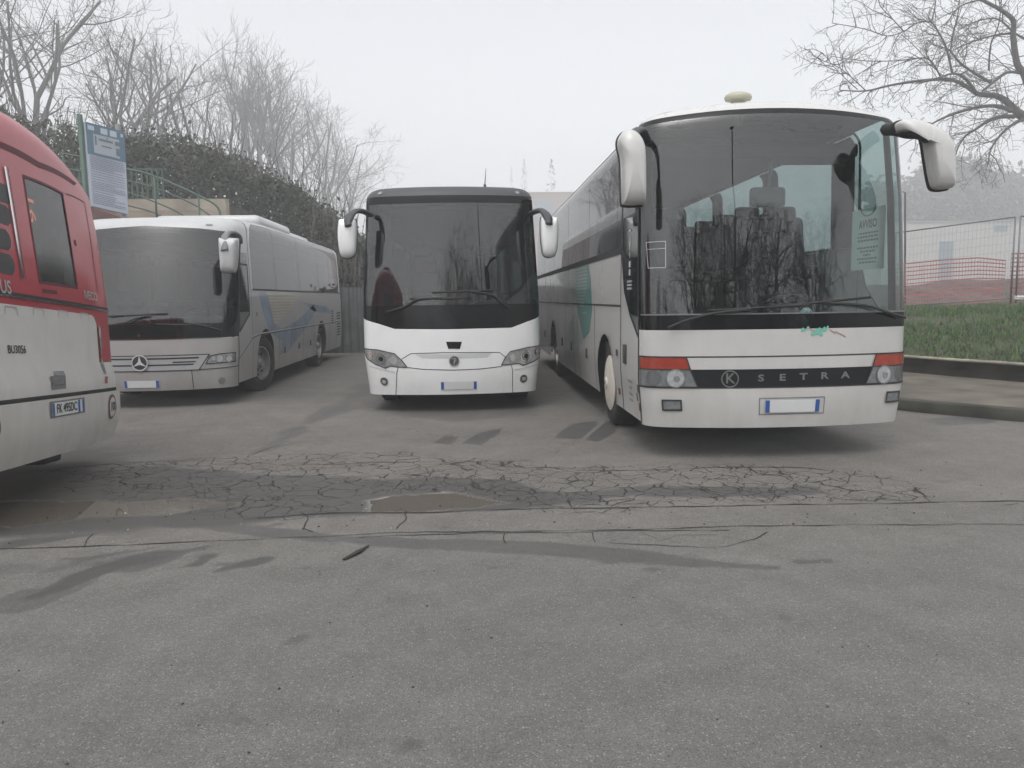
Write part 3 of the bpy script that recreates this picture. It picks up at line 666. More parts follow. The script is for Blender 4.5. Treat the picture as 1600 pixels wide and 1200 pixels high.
    b.part('corner_sticker', [[(-ws - .03 - .06 * a, .42 + .09 * k), (-ws - .03 - .06 * a - .05, .42 + .09 * k), (-ws - .03 - .06 * a - .05, .50 + .09 * k), (-ws - .03 - .06 * a, .50 + .09 * k)] for k in range(3) for a in ((0, 1)[k % 2],)], mat('sticker_brown', (.12, .06, .05), .6), root, .004)
    # nose details
    Z = b.Q
    def sym(pts, name, m, off, par=root, **k):
        for P_ in (pts, mir(pts)): b.part(name, P_, m, par, off, **k)
    e0, e1 = q(1010, 561)[1], q(1200, 556.5)[1]; wl0 = (q(1083, 580)[1] + q(1366, 569.5)[1]) / 2; wl1 = (q(1083, 607)[1] + q(1356, 597.5)[1]) / 2
    wo = (q(1040, 562)[1] + q(1400, 547)[1]) / 2
    uo = abs(q(1078, 562)[0]); ui = abs(q(1084, 580)[0]); ul = abs(q(1095.5, 607)[0])
    uo = (uo + abs(q(1373, 551)[0])) / 2; ui = (ui + abs(q(1367, 569.5)[0])) / 2; ul = (ul + abs(q(1356, 597.5)[0])) / 2
    ue = ws - .055
    sg_line = [(-ue, wo), (ue, wo)]
    b.part('panel_gap', b.strip(sg_line, .012) + b.strip([(-ws, wl1 - .006), (ws, wl1 - .006)], .014), Mrub, root, .003)
    b.part('grille', [(-ul, wl1), (ul, wl1), (ui, wl0), (-ui, wl0)], mat('grille_black', (.010, .011, .012), .5, spec=.2), root, .004)
    for sg in (-1, 1):
        S = lambda P_: [(sg * u, w) for u, w in P_]
        h = b.part('headlight', S([(ul, wl1), (ue, wl1), (ue, wl0), (ui, wl0)]), Mlensd, root, .006)
        b.part('indicator', S([(ui + .004, wl0 + .004), (ue, wl0 + .004), (ue, wo - .008), (uo, wo - .008)]), Mamber, h, .008)
        c = (sg * (ul + .20), (wl0 + wl1) / 2); r = .083
        b.part('lamp_lens', b.circ(c, r, 28), Mlens, h, .012); b.part('lamp_ring', b.strip(b.circ(c, r, 28), .01, True), Mgrey, h, .015)
        b.part('lamp_bulb', b.circ((c[0] + .01, c[1] - .005), .028, 16), Mchrome, h, .018)
        c = (sg * (ul + .40), (wl0 + wl1) / 2); b.part('lamp_bowl', b.circ(c, .072, 24), mat('side_lamp_bowl', (.15, .16, .165), .2, metal=.4, coat=1), h, .010)
        b.part('lamp_gasket', b.strip(S([(ul, wl1), (ue, wl1), (ue, wo), (uo, wo), (ui, wl0)]), .012, True) + b.strip(S([(ui, wl0), (ue, wl0)]), .010), Mrub, h, .012)
        cf = q(1050, 633) if sg < 0 else q(1395, 619.5)
        f = [(cf[0] - .085, cf[1] - .045), (cf[0] + .085, cf[1] - .045), (cf[0] + .085, cf[1] + .045), (cf[0] - .085, cf[1] + .045)]
        fo = b.part('fog_lamp', f, Mlensd, root, .007); b.part('lamp_gasket', b.strip(f, .016, True), Mrub, fo, .010)
    c = q(1140.5, 592); r = 12.2 * b.mpp(c)
    bd = b.part('badge', b.strip(b.circ(c, r, 32), .012, True), Mtxts, root, .008)
    b.text('K', (c[0], c[1]), r * 1.75, Mtxts, bd, .009, 'badge_letter', slant=0)
    mbt = MB()
    for ch, (x, y) in zip('SETRA', ((1188.7, 591), (1222, 590), (1255, 588.7), (1287.5, 587.3), (1320, 586))):
        cc = q(x, y); vs, fs = text_geo(ch, .085, .03); mbt.add([b.P(cc[0] + x_ * 1.45, cc[1] + y_, .009) for x_, y_ in vs], fs)
    mbt.build('brand_lettering', Mtxts, root)
    random.seed(5); sp_ = []
    for x, y, r_ in ((1278, 518, 6), (1288, 514, 4), (1255, 515, 4), (1270, 521, 4), (1283, 523, 3), (1262, 512, 2.5), (1293, 511, 2)):
        c = q(x, y); k = b.mpp(c); sp_.append([(c[0] + r_ * k * random.uniform(.6, 1.3) * math.cos(a), c[1] + r_ * k * random.uniform(.5, 1.1) * math.sin(a)) for a in np.linspace(0, 2 * math.pi, 11)[:-1]])
    b.part('splash_graphic', sp_, mat('mint_graphic', (.16, .45, .36), .4), root, .004)
    sp_ = [b.strip(b.Q([(x, y), (x + 9, y + 5)]), .010)[0] for x, y in ((1296, 515), (1306, 518), (1312, 521), (1264, 513))]
    b.part('splash_graphic', sp_, mat('pink_graphic', (.45, .25, .24), .4), root, .004)
    pc = q(1238, 634); rec = [(pc[0] - .31, pc[1] - .075), (pc[0] + .31, pc[1] - .075), (pc[0] + .31, pc[1] + .075), (pc[0] - .31, pc[1] + .075)]
    b.part('plate_recess', b.strip(rec, .008, True), Mgrey, root, .004); plate(b, root, pc, .52, .115)
    wiper(b, root, [(1044, 512), (1075, 500), (1115, 490), (1170, 484)], [(1105, 486), (1262, 477)], .06); wiper(b, root, [(1405, 497), (1375, 487), (1345, 478), (1290, 474)], [(1195, 481), (1355, 465)], .06)
    # roof vent
    mb = MB(); a = b.M.inverted() @ at(1163, 156, 7.6); Mv = Matrix.Translation((a.x, 0.95, b.P(0, b.wmax).z - .115)) @ Matrix.Rotation(R(4), 4, 'X')
    mb.lathe([(.001, .325), (.09, .32), (.125, .30), (.135, .275), (.125, .25), (.07, .24), (.06, .0)], Mv, 24); mb.build('roof_vent', mat('yellowed_plastic', (.40, .39, .30), .5), root, smooth=True, angle=50)
    # mirrors
    MI = M.inverted(); T = lambda x, y, Y: MI @ at(x, y, Y)
    hood_arm(root, smoothpts([T(1010, 222, 7.25), T(1003, 205, 6.95), T(994, 205, 6.7), T(988, 215, 6.55), T(986, 235, 6.5)]), .05, Mplast)
    mirror_head(root, [(967, 222), (972, 207), (984, 202), (996, 208), (1005, 222), (1008.5, 245), (1008.5, 312), (1003, 319), (978, 319), (974, 310), (972, 250)], 6.5, 0.24, Mcream, Mrub)
    hood_arm(root, smoothpts([T(1388, 202, 7.1), T(1402, 202, 6.9), T(1420, 206, 6.75), T(1438, 207, 6.62), T(1452, 214, 6.55)]), .075, Mrub, flat=.8)
    mirror_head(root, [(1406, 190), (1422, 185), (1445, 191), (1470, 203), (1486, 222), (1490.5, 250), (1490.5, 286), (1486, 294), (1466, 294), (1459, 280), (1453, 245), (1448, 216), (1440, 207), (1422, 202), (1409, 203)], 6.6, 0.20, Mcream, Mrub)
    # notice inside the driver's window
    X = 1.25 - .13
    yy = lambda px: (X + 2.845) * F / (px - 740) - 6.85
    def zz(px, py): Y = yy(px) + 6.85; return at(px, py, Y).z
    y0_, y1_ = yy(1340), yy(1393); zb, zt_ = zz(1366, 421), zz(1366, 325)
    nz = MB(); nz.box((X, (y0_ + y1_) / 2, (zb + zt_) / 2), (.004, abs(y0_ - y1_), zt_ - zb))
    no = nz.build('notice', paper(), None); no.matrix_world = M.copy()
    tag(no, 'pale green paper notice headed AVVISO in the driver window of the big right coach', 'notice')
    tb = MB(); cy_ = (y0_ + y1_) / 2; H = zt_ - zb
    vs, fs = text_geo('AVVISO', .115, .03); tb.add([(X - .004, cy_ - x * .9, zb + H * .74 + y) for x, y in vs], fs)
    random.seed(3)
    for i, l in enumerate((.40, .44, .42, 0, .46, .30, .16, .42, .34)):
        if l == 0: continue
        y = cy_ + l / 2 * .9
        while y > cy_ - l / 2 * .9:
            d = random.uniform(.02, .06); tb.box((X - .004, y - d / 2, zb + H * (.60 - i * .06)), (.002, d * .8, .018)); y -= d + .008
    tb.build('notice_lettering', mat('notice_ink', (.06, .09, .09), .7), no)
    rg = MB(); rg.tube([(X - .005, cy_ + .14 * math.cos(a), zb + H * 1.02 + .085 * math.sin(a)) for a in np.linspace(math.pi, 2 * math.pi, 14)], .008, 5); rg.build('notice_ring', mat('notice_ring_red', (.35, .22, .2), .7), no)
    # smiling white ornament on the dashboard
    g = MB(); g.lathe([(.001, .085), (.03, .08), (.052, .06), (.06, .03), (.055, 0), (.001, 0)], Matrix.Identity(4), 20)
    go = g.build('white_ornament', mat('ornament_white', (.7, .7, .7), .4), None, smooth=True); p = T(1268, 463, 7.3); go.location = M @ Vector((p.x, .56, 1.33)); go.location.z = 1.302
    e = MB()
    for s_ in (-1, 1): e.box((s_ * .018, -.054, .045), (.012, .01, .012), bev=.004)
    e.box((0, -.056, .028), (.03, .008, .006)); e.build('face', Mtxt, go)
    tag(go, 'tiny white smiling dome ornament low behind the right coach windscreen', 'ornament')
    # ticket frame stuck inside the windscreen
    fr = [q(1010, 379), q(1040, 377), q(1040, 418), q(1013, 419)]
    b.part('windscreen_sticker', b.strip(fr, .008, True) + b.strip([q(1011, 390), q(1039, 388)], .006), mat('sticker_pale', (.35, .38, .38), .6), root, .003)
    return b, root
# ------------------------------------------------------------------ silver coach
def build_silver():
    M = Matrix.Translation((-4.78, 11.25, 0))
    b = Bus(M, 1.25, 9.9, 0.33, 0.22, 2.69, 0.20, [(0.1, .06), (0.4, .03), (0.8, 0), (1.5, 0.0), (2.9, .07)], [(0.1, .06), (0.3, .02), (0.5, 0), (1.1, .03), (1.4, .08), (2.9, .56)], crown=0.05, pw=2.1, nose=.09)
    root = empty('coach', M, 'silver coach with blue and yellow side graphics, behind the red city bus', 'coach', 'coaches parked side by side')
    q = b.q; ws = b.us
    def S2(pts):                      # traced right half from the photo; mirrored to the left
        return [(abs(u), w) for u, w in b.Q(pts)]
    wm = q(240, 530.5)[1]; wtp = S2([(260, 352.5), (313, 357), (345, 362)])
    ug = ws - .06
    top = [(0, wtp[0][1]), (wtp[1][0], wtp[1][1]), (ug, wtp[2][1] - .02)]
    b.part('front_panel', [(-ws, .26), (ws, .26), (ws, wm), (-ws, wm)], Msilver, root)
    b.part('windscreen', [(-ug, wm + .22), (ug, wm + .22)] + top[::-1] + [(-u, w) for u, w in top[1:]], Gwind, root)
    b.part('windscreen_surround', [[(-ws, wm), (ws, wm), (ws, wm + .22), (-ws, wm + .22)], [(ug, wm + .22), (ws, wm + .22), (ws, top[-1][1]), (ug, top[-1][1])], [(-ws, wm + .22), (-ug, wm + .22), (-ug, top[-1][1]), (-ws, top[-1][1])]], Mblack, root)
    b.part('roof_cap', [(u, w) for u, w in [(-ug, top[-1][1])] + [(-top[1][0], top[1][1]), top[0], top[1], (ug, top[-1][1]), (ws, top[-1][1]), (ws, b.wmax), (-ws, b.wmax), (-ws, top[-1][1])]], Mroofw, root)
    b.part('panel_gap', b.strip([(-ws, wm), (ws, wm)], .012), Mchrome, root, .004)
    b.roof(Mroofw, root)
    # flank
    ud = b.US(1.05); wbelt = q(470, 455.5)[1]; wtop = min(q(430, 361)[1], b.wmax - .1)
    fr0 = b.US(1.28)
    side_shell(b, root, Msilver, .30, wbelt, wtop, fr0, [(2.08, .50, .56), (6.95, .50, .56)], Gside, [b.US(y) for y in (3.0, 4.9, 6.9, 8.3)], glass_from=fr0 + .12, mroof=Mroofw)
    for sg in (-1, 1):
        S = lambda P_: [(sg * u, w) for u, w in P_]
        wd0 = q(377, 519)[1]; wdb = q(396, 490.7)[1]; wdt = q(380, 395)[1]
        dr = [(ws, .30), (fr0, .30), (fr0, wtop + .02), (fr0 - .05, b.wmax), (ws, b.wmax), (ws, wdt), (fr0 - .12, wdt + .0), (fr0 - .10, wdb), (ws + .10, wd0), (ws, wd0)]
        d = b.part('door', S(dr), Msilver, root)
        b.part('door_glass', S([(ws, wd0), (ws + .10, wd0), (fr0 - .10, wdb), (fr0 - .12, wdt), (ws, wdt)]), Gclear, d, .001)
        b.part('door_seal', b.strip(S([(ws + .05, wdt - .20), (ws + .06, wd0 + .02), (fr0 - .14, wdb), (fr0 - .15, wdt - .20)]), .03, True) + b.strip(S([(ws - .0, .3), (ws - .0, wdt)]), .03), Mrub, d, .004)
        b.part('door_gap', b.strip(S([(fr0, .3), (fr0, wdt)]), .012), Mrub, d, .003)
        # pale frame sweeping round the glazing
        g0 = fr0 + .12; gr = b.ur - .12
        fp = [(g0, wbelt), (g0 - .02, wbelt + .3), (g0 + .0, wtop - .35), (g0 + .12, wtop - .12), (g0 + .45, wtop)]
        b.part('glazing_frame', [S([(g0 - .13, wbelt - .02), (g0, wbelt), (g0 + .02, wtop - .35), (g0 + .14, wtop - .12), (g0 + .5, wtop), (g0 + .5, wtop + .06), (g0 - .05, wtop + .06), (g0 - .13, wtop - .2)]),
                                 S([(g0 + .45, wtop), (gr, wtop), (gr, wtop + .06), (g0 + .45, wtop + .06)]),
                                 S([(gr + .1, wbelt + .2), (gr + .1, wtop + .06), (gr - .25, wtop + .06), (gr - .25, wtop), (gr - .1, wtop - .12), (gr - .03, wtop - .4), (gr - .03, wbelt + .3), (gr - .2, wbelt), (gr, wbelt - .02)])], Mroofw, root, .005)
        b.part('window_trim', b.strip(S([(g0, wbelt), (gr, wbelt)]), .03), Mrub, root, .007)
        # waist crease
        c1 = q(401, 529); c2 = q(537, 499); c0 = q(377, 560)
        wv = (abs(c1[1]) + abs(c2[1])) / 2
        b.part('waist_line', b.strip(S([(ws, abs(c0[1])), (fr0 - .02, wv - .02), (fr0 + .4, wv + .01), (b.ur, wv + .01)]), .016), Mrub, root, .003)
        b.part('waist_highlight', b.strip(S([(ws, abs(c0[1]) + .02), (fr0 - .02, wv), (fr0 + .4, wv + .03), (b.ur, wv + .03)]), .018), Mroofw, root, .004)
        fl = lambda y, w: (sg * b.US(y), w)
        b.part('blue_graphic', [[fl(1.75, wbelt - .04), fl(2.3, wbelt - .04), fl(2.6, 1.15), fl(3.2, 1.02), fl(4.6, 1.15), fl(6.2, 1.45), fl(6.4, 1.3), fl(5.2, .95), fl(3.6, .55), fl(3.0, .55), fl(3.2, .8), fl(2.3, 1.0), fl(1.95, 1.35)],
                                [fl(5.0, 1.5), fl(7.6, 1.38), fl(8.4, 1.2), fl(6.2, 1.28)]], Mbluel, root, .002)
        stp = []
        for i in range(10):
            w_ = wbelt - .06 - i * .055; stp.append([fl(2.35 + .035 * i, w_ - .03), fl(4.9 - .22 * i, w_ - .03), fl(5.0 - .22 * i, w_), fl(2.32 + .035 * i, w_)])
        b.part('striped_graphic', stp, Myell, root, .004)
        b.part('orange_lamp', b.circ((sg * (fr0 + .28), wbelt - .62 + .22), .035, 14), mat('orange_lens', (.5, .13, .05), .2, coat=1), root, .01)
        gp = []
        for i in range(9): w_ = .62 + i * .07; gp.append([fl(9.0, w_), fl(9.5, w_), fl(9.5, w_ + .035), fl(9.0, w_ + .035)])
        for i in range(6): w_ = .95 + i * .06; gp.append([fl(8.25, w_), fl(8.5, w_), fl(8.5, w_ + .03), fl(8.25, w_ + .03)])
        b.part('engine_vent', gp, Mrub, root, .003)
        b.part('skirt_gap', [[(sg * u, w) for u, w in ((b.US(y) - .006, .3), (b.US(y) + .006, .3), (b.US(y) + .006, wv), (b.US(y) - .006, wv))] for y in (3.0, 3.9, 5.0, 6.1, 8.0, 8.9)], Mrub, root, .003)
        mb = MB()
        for y in (3.4, 4.6, 5.7): mb.box(b.P(sg * b.US(y), .62, .004), (.02, .09, .12), bev=.006)
        mb.build('locker_handle', Mtxt, root)
    chassis(b, root, .30); interior(b, root, 1.0, 2.66, 1.0); dash(b, root, 1.18, .5, 1.15, 1.0)
    seats(b, root, [2.2, 3.1, 4.0], 1.05)
    for y in (2.08, 6.95):
        for s_ in (-1, 1): wheel(root, s_ * 1.03, y, .48, .30, s_, steer=(-14 if y < 4 else 0))
    mb = MB(); mb.box((0, 4.4, 2.98), (1.9, 2.4, .24), bev=.11); mb.box((0, 6.9, 2.96), (1.6, 2.4, .18), bev=.085); mb.build('air_conditioning_unit', Mroofw, root, smooth=True, angle=50)
    # nose: slatted grille with star badge, headlights, fog lamps
    wg1 = q(240, 556)[1]; wg0 = q(240, 580)[1]; ue = abs(q(327, 554.7)[0]); ue2 = abs(q(311, 574.7)[0])
    b.part('grille', [(-ue2, wg0), (ue2, wg0), (ue, wg1), (-ue, wg1)], mat('grille_silver', (.40, .41, .42), .4, metal=.3), root, .003)
    b.part('grille_slat', b.strip([(-ue, wg1), (ue, wg1)], .012) + b.strip([(-ue2 * .95, wg0 + (wg1 - wg0) * .80), (ue2 * .99, wg0 + (wg1 - wg0) * .80)], .022) + b.strip([(-ue2 * .9, wg0 + (wg1 - wg0) * .38), (ue2 * .9, wg0 + (wg1 - wg0) * .38)], .02)
           + b.strip([(-ws, wg0 - .0), (-ue2, wg0), (ue2, wg0), (ws, wg0 + .02)], .012) + b.strip([(ue2, wg0), (ue, wg1)], .014) + b.strip([(-ue2, wg0), (-ue, wg1)], .014), Mrub, root, .006)
    b.part('grille_lettering', b.strip([(ue * .48, (wg0 + wg1) / 2 + .01), (ue * .80, (wg0 + wg1) / 2 + .01)], .02), Mtxt, root, .006)
    c = (0, q(234, 567)[1]); r = .108
    bd = b.part('badge', b.circ(c, r, 32), Mtxt, root, .02); Mst = mat('bright_metal_star', (.5, .51, .52), .3); b.part('badge_ring', b.strip(b.circ(c, r, 32), .018, True), Mst, bd, .026)
    star = []
    for k in range(3):
        a = math.pi / 2 + k * 2 * math.pi / 3; star.append([(c[0] + r * math.cos(a), c[1] + r * math.sin(a)), (c[0] + .026 * math.cos(a + 1.05), c[1] + .026 * math.sin(a + 1.05)), (c[0], c[1]), (c[0] + .026 * math.cos(a - 1.05), c[1] + .026 * math.sin(a - 1.05))])
    b.part('badge_star', star, Mst, bd, .028)
    b.part('small_badge', b.circ((0, wm + .06), .022, 12), Mchrome, root, .006)
    H = [(328, 556), (345, 552.5), (367.5, 550.7), (367.5, 564), (345, 566.5), (322, 568.5)]
    for sg in (-1, 1):
        P_ = [(sg * abs(u), w) for u, w in b.Q(H)]; h = b.part('headlight', P_, Mreflector, root, .005); b.part('lamp_gasket', b.strip(P_, .014, True), Mrub, h, .009)
        for x, r_ in ((343, .055), (357, .052), (334, .04)):
            cc = q(x, 560); b.part('lamp_lens', b.circ((sg * abs(cc[0]), cc[1]), r_, 20), Mlens, h, .009); b.part('lamp_ring', b.strip(b.circ((sg * abs(cc[0]), cc[1]), r_, 20), .008, True), Mlensd, h, .012)
        cc = q(346.7, 594.7); fo = b.part('fog_lamp', b.circ((sg * abs(cc[0]), cc[1]), .052, 22), Mgrey, root, .006); b.part('lamp_lens', b.circ((sg * abs(cc[0]), cc[1]), .035, 18), Mlensd, fo, .009)
        cc = abs(q(300, 595)[0]); b.part('panel_gap', b.strip([(sg * cc, wg0), (sg * (cc + .02), .27)], .01), Mrub, root, .003)
    plate(b, root, (0, q(236, 600)[1]), .5, .105)
    wiper(b, root, [(200, 505), (215, 498), (235, 494)], [(172, 495), (262, 490.5)], .05); wiper(b, root, [(345, 517), (320, 510), (290, 505)], [(245, 507), (330, 509)], .05)
    MI = M.inverted(); T = lambda x, y, Y: MI @ at(x, y, Y)
    hood_arm(root, smoothpts([T(373, 379, 11.75), T(371, 369, 11.6), T(362, 364, 11.45), T(353, 367, 11.3), T(351, 380, 11.2), T(351, 392, 11.15)]), .06, Mgrey)
    mh = [(342, 376), (346, 372), (366, 372), (371.5, 376), (370, 410), (367, 424), (362, 426.5), (349, 426), (345, 420)]
    mirror_head(root, mh, 11.25, .2, Mroofw, Mrub)
    # left-hand mirror, mostly behind the red bus
    mb = MB(); mb.box((-1.52, .25, 2.05), (.24, .16, .48), bev=.06); mb.build('mirror', Mroofw, root, smooth=True, angle=50)
    mb = MB(); mb.tube(smoothpts([(-1.15, .7, 2.35), (-1.35, .45, 2.5), (-1.5, .25, 2.42), (-1.52, .2, 2.25)]), .05, 8); mb.build('mirror_arm', Mgrey, root, smooth=True)
    for px in ((327, 351.5),):
        c = q(*px); b.part('marker_lamp', [(c[0] - .05, c[1] - .012), (c[0] + .05, c[1] - .012), (c[0] + .05, c[1] + .012), (c[0] - .05, c[1] + .012)], Mlensd, root, .01)
    return b, root
# ------------------------------------------------------------------ red and white city bus (rear end)
def build_city():
    M = Matrix.Translation((-3.335, 6.31, 0.0)) @ Matrix.Rotation(R(95.7), 4, 'Z') @ Matrix.Rotation(R(4), 4, 'Y')
    b = Bus(M, 1.37, 9.5, 0.03, 0.09, 2.80, 0.26, [(0.1, .06), (0.35, .03), (.6, 0), (1.5, .0), (3.1, .02)], [(0.1, .16), (0.4, .04), (0.6, 0), (.95, 0.0), (.96, .03), (1.6, .05), (3.1, .18)], drop=.24, crown=.02, pw=3)
    root = empty('city_bus', M, 'red and white city bus seen from behind, cut off by the left edge', 'city bus')
    q = b.q; ws = b.us
    wl = q(90, 473)[1]; wbt = q(90, 615)[1]
    def W_(pts): return [q(*p)[1] for p in pts]
    wb = (q(10, 625)[1] + q(170, 606)[1]) / 2
    b.part('rear_bumper', [(-ws, .32), (ws, .32), (ws, wb - .03), (-ws, wb - .03)], Mbwhite, root, .03)
    b.part('rear_bumper', [(-ws, wb - .03), (ws, wb - .03), (ws, wb), (-ws, wb)], Mrub, root, .0)
    wr = (q(10, 476)[1] + q(140, 491)[1]) / 2; ue = q(150, 500)[0]
    b.part('engine_cover', [(-ue, wb), (ue, wb), (ue, wr - .08), (ue - .05, wr - .02), (ue - .1, wr), (-ue + .1, wr), (-ue, wr - .08)], Mbwhite, root)
    ws2 = wb + (wr - wb) * .36
    for sg in (-1, 1):
        S = lambda P_: [(sg * u, w) for u, w in P_]
        b.part('corner_panel', S([(ue, wb), (ws, wb), (ws, ws2), (ue, ws2)]), Mbwhite, root)
        b.part('corner_panel', S([(ue, ws2), (ws, ws2), (ws, wr), (ue - .1, wr), (ue - .05, wr - .02), (ue, wr - .08)]), Mred, root)
        t = b.part('tail_light', S([(ue + .015, wb + .18), (ue + .05, wb + .13), (ue + .085, wb + .18), (ue + .085, wr - .12), (ue + .05, wr - .07), (ue + .015, wr - .12)]), Mlensd, root, .006)
        for k in range(4): b.part('lamp_lens', b.circ((sg * (ue + .05), wb + .22 + k * (wr - wb - .38) / 3), .032, 16, rw=.05), (Mlens, Mredl, Mlensd, Mlens)[k], t, .010)
        b.part('reflector', S([(ue + .02, wb + .05), (ue + .09, wb + .05), (ue + .09, wb + .11), (ue + .02, wb + .11)]), Mredl, root, .006)
    ul, ur_ = q(36, 275), q(97.5, 302.5); lb, rb = q(62, 441), q(121, 450)
    win = [lb, rb, ur_, ul]
    # red upper body around the window opening
    top = b.wmax
    b.part('upper_panel', [[(-ws, wr), (ul[0] - .0, wr), (ul[0], ul[1]), (ul[0], top), (-ws, top)],
                           [(ul[0], wr), (rb[0], wr), (rb[0], rb[1]), (lb[0], lb[1]), (ul[0], ul[1])],
                           [(rb[0], wr), (ws, wr), (ws, top), (ur_[0], top), (ur_[0], ur_[1]), (rb[0], rb[1])],
                           [(ul[0], ul[1]), (ur_[0], ur_[1]), (ur_[0], top), (ul[0], top)]], Mred, root)
    b.part('rear_window', win, Gdirty, root, -.004)
    b.part('window_seal', b.strip(win, .022, True), mat('dark_red_seal', (.09, .012, .018), .6), root, .003)
    sb = MATS['dark_red_seal']
    b.part('panel_gap', b.strip([q(103, 303), q(132, 317), q(152, 455)], .012) , sb, root, .003)
    wa = (q(10, 466)[1] + q(160, 482)[1]) / 2
    b.part('trim_rail', b.strip([(-ws, wa + .02), (ws, wa + .02)], .022), Mrub, root, .004); b.part('trim_rail', b.strip([(-ws, wa), (ws, wa)], .016), Mchrome, root, .012)
    g = [q(0, 221), q(60, 253), q(112, 281), q(119, 286), q(116, 290), q(60, 262), q(0, 231)]
    b.part('roof_groove', g, sb, root, .003)
    mbv = MB()
    for y in (300, 333, 372, 410):
        a = q(0, y); uu = q(16, y)[0] if y < 400 else q(22, y)[0]; h = .075
        b.patch([(-.9, a[1] - h), (uu - .06, a[1] - h), (uu - .015, a[1] - h * .6), (uu, a[1]), (uu - .015, a[1] + h * .6), (uu - .06, a[1] + h), (-.9, a[1] + h)], .003, mbv)
    mbv.build('air_slot', Mtxt, root, smooth=True)
    b.part('chrome_strip', b.strip([q(6, 262), q(34, 434)], .028), Mchrome, root, .01); b.part('panel_gap', b.strip([q(9, 262), q(37, 436)], .012), Mrub, root, .014)
    b.part('recess_handle', b.strip([q(67, 454), q(88, 457)], .03), sb, root, .003)
    b.part('lock', b.strip([q(117, 377), q(118, 382)], .04), sb, root, .003)
    b.part('marker_lamp', b.circ(q(125, 267), .028), sb, root, .01)
    c = q(141, 463); b.text('IVECO', c, .11, mat('bright_lettering', (.36, .36, .36), .4), root, .006, 'brand_lettering', sx=1.05)
    c = q(6, 449); b.text('OUS', (c[0] - .04, c[1]), .135, MATS['bright_lettering'], root, .006, 'side_lettering', sx=1.0)
    c = q(26, 546.5); b.text('BU3056', c, .082, Mtxt, root, .004, 'fleet_number', sx=1.0)
    c = q(97, 637); w_ = .40
    cu = (q(71, 642)[0] + q(126, 632)[0]) / 2; ww = q(98, 637)[1]; wd_ = q(126, 632)[0] - q(71, 642)[0]
    h = wd_ / 4.6 if wd_ / 4.6 > .1 else .13
    h = q(98, 624)[1] - q(98, 649)[1]
    b.part('plate_frame', [(cu - wd_ / 2, ww - h / 2), (cu + wd_ / 2, ww - h / 2), (cu + wd_ / 2, ww + h / 2), (cu - wd_ / 2, ww + h / 2)], Mgrey, root, .034)
    pl = b.part('license_plate', [(cu - wd_ * .46, ww - h * .4), (cu + wd_ * .46, ww - h * .4), (cu + wd_ * .46, ww + h * .4), (cu - wd_ * .46, ww + h * .4)], Mplate, root, .038)
    b.part('plate_band', [[(cu + s0 * wd_, ww - h * .39), (cu + s1 * wd_, ww - h * .39), (cu + s1 * wd_, ww + h * .39), (cu + s0 * wd_, ww + h * .39)] for s0, s1 in ((-.455, -.40), (.27, .33), (.40, .455))], Mplateb, pl, .041)
    b.text('FK 495DC', (cu - wd_ * .06, ww), h * .78, Mtxt, pl, .042, 'plate_lettering', sx=wd_ / h * .17)
    for px, py in ((170, 635), (-9, 665)):
        c = q(px, py) if px > 0 else None
        if c is None: c2 = q(170, 635); c = (-c2[0] - .10, c2[1])
        o = b.part('speed_disc', b.circ(c, .115, 32), mat('disc_red', (.12, .055, .055), .5), root, .034); b.part('disc_face', b.circ(c, .088, 28), Mbwhite, o, .037)
        b.text('100', c, .11, Mtxt, o, .040, 'disc_number', sx=.85)
    for a_, b_ in (((80, 576), (102, 586)), ((79, 588), (103, 607))):
        p0 = q(*a_); p1 = q(*b_); P_ = [(p0[0], p1[1]), (p1[0], p1[1]), (p1[0], p0[1]), (p0[0], p0[1])]; b.part('latch_recess', P_, Mgrey, root, .003); b.part('latch', b.strip([(p0[0] + .02, (p0[1] + p1[1]) / 2), (p1[0] - .05, (p0[1] + p1[1]) / 2)], .03), Mtxts, root, .006)
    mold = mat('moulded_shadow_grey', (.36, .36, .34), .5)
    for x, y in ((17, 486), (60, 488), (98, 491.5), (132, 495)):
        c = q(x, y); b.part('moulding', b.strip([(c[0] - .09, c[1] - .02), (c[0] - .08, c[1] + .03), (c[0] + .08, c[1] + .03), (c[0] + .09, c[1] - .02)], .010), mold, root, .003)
    # destination display glowing faintly behind the rear window
    c = q(55, 325); me = mat('orange_display', (.1, .03, .02), .5, emit=((1.0, .20, .10), 1.1))
    dsp = MB(); vs, fs = text_geo('16', .20)
    dsp.add([b.P(c[0] + y * .8, c[1] - x * 1.25, -.03) for x, y in vs], fs); dsp.build('display_digits', me, root)
    # flanks, roof, inside
    for sg in (-1, 1):
        S = lambda P_: [(sg * u, w) for u, w in P_]
        bot = arch(b.US(2.8), .52, .56, .34) + arch(b.US(7.6), .52, .56, .34)
        b.part('side_panel', S([(ws, .34)] + bot + [(b.ur, .34), (b.ur, ws2), (ws, ws2)]), Mbwhite, root); b.part('side_panel', S([(ws, ws2), (b.ur, ws2), (b.ur, 1.35), (ws, 1.35)]), Mred, root)
        b.part('side_pillar', S([(ws, 1.35), (ws + .5, 1.35), (ws + .5, 2.2), (ws, 2.2)]), Mred, root); b.part('side_window', S([(ws + .5, 1.35), (b.ur, 1.35), (b.ur, 2.2), (ws + .5, 2.2)]), Gside, root); b.part('cove_panel', S([(ws, 2.2), (b.ur, 2.2), (b.ur, b.wmax), (ws, b.wmax)]), Mred, root)
        b.part('front_panel', S([(b.ur, .34), (b.ue, .34), (b.ue, b.wmax), (b.ur, b.wmax)]), Mred, root)
        for y in (2.8, 7.6):
            o = wheel(root, sg * 1.06, y, .50, .28, sg)
            zc = (M @ Vector((sg * 1.06, y, 0))).z; 
            o.location.z = -zc
    b.roof(Mred, root); chassis(b, root, .45)
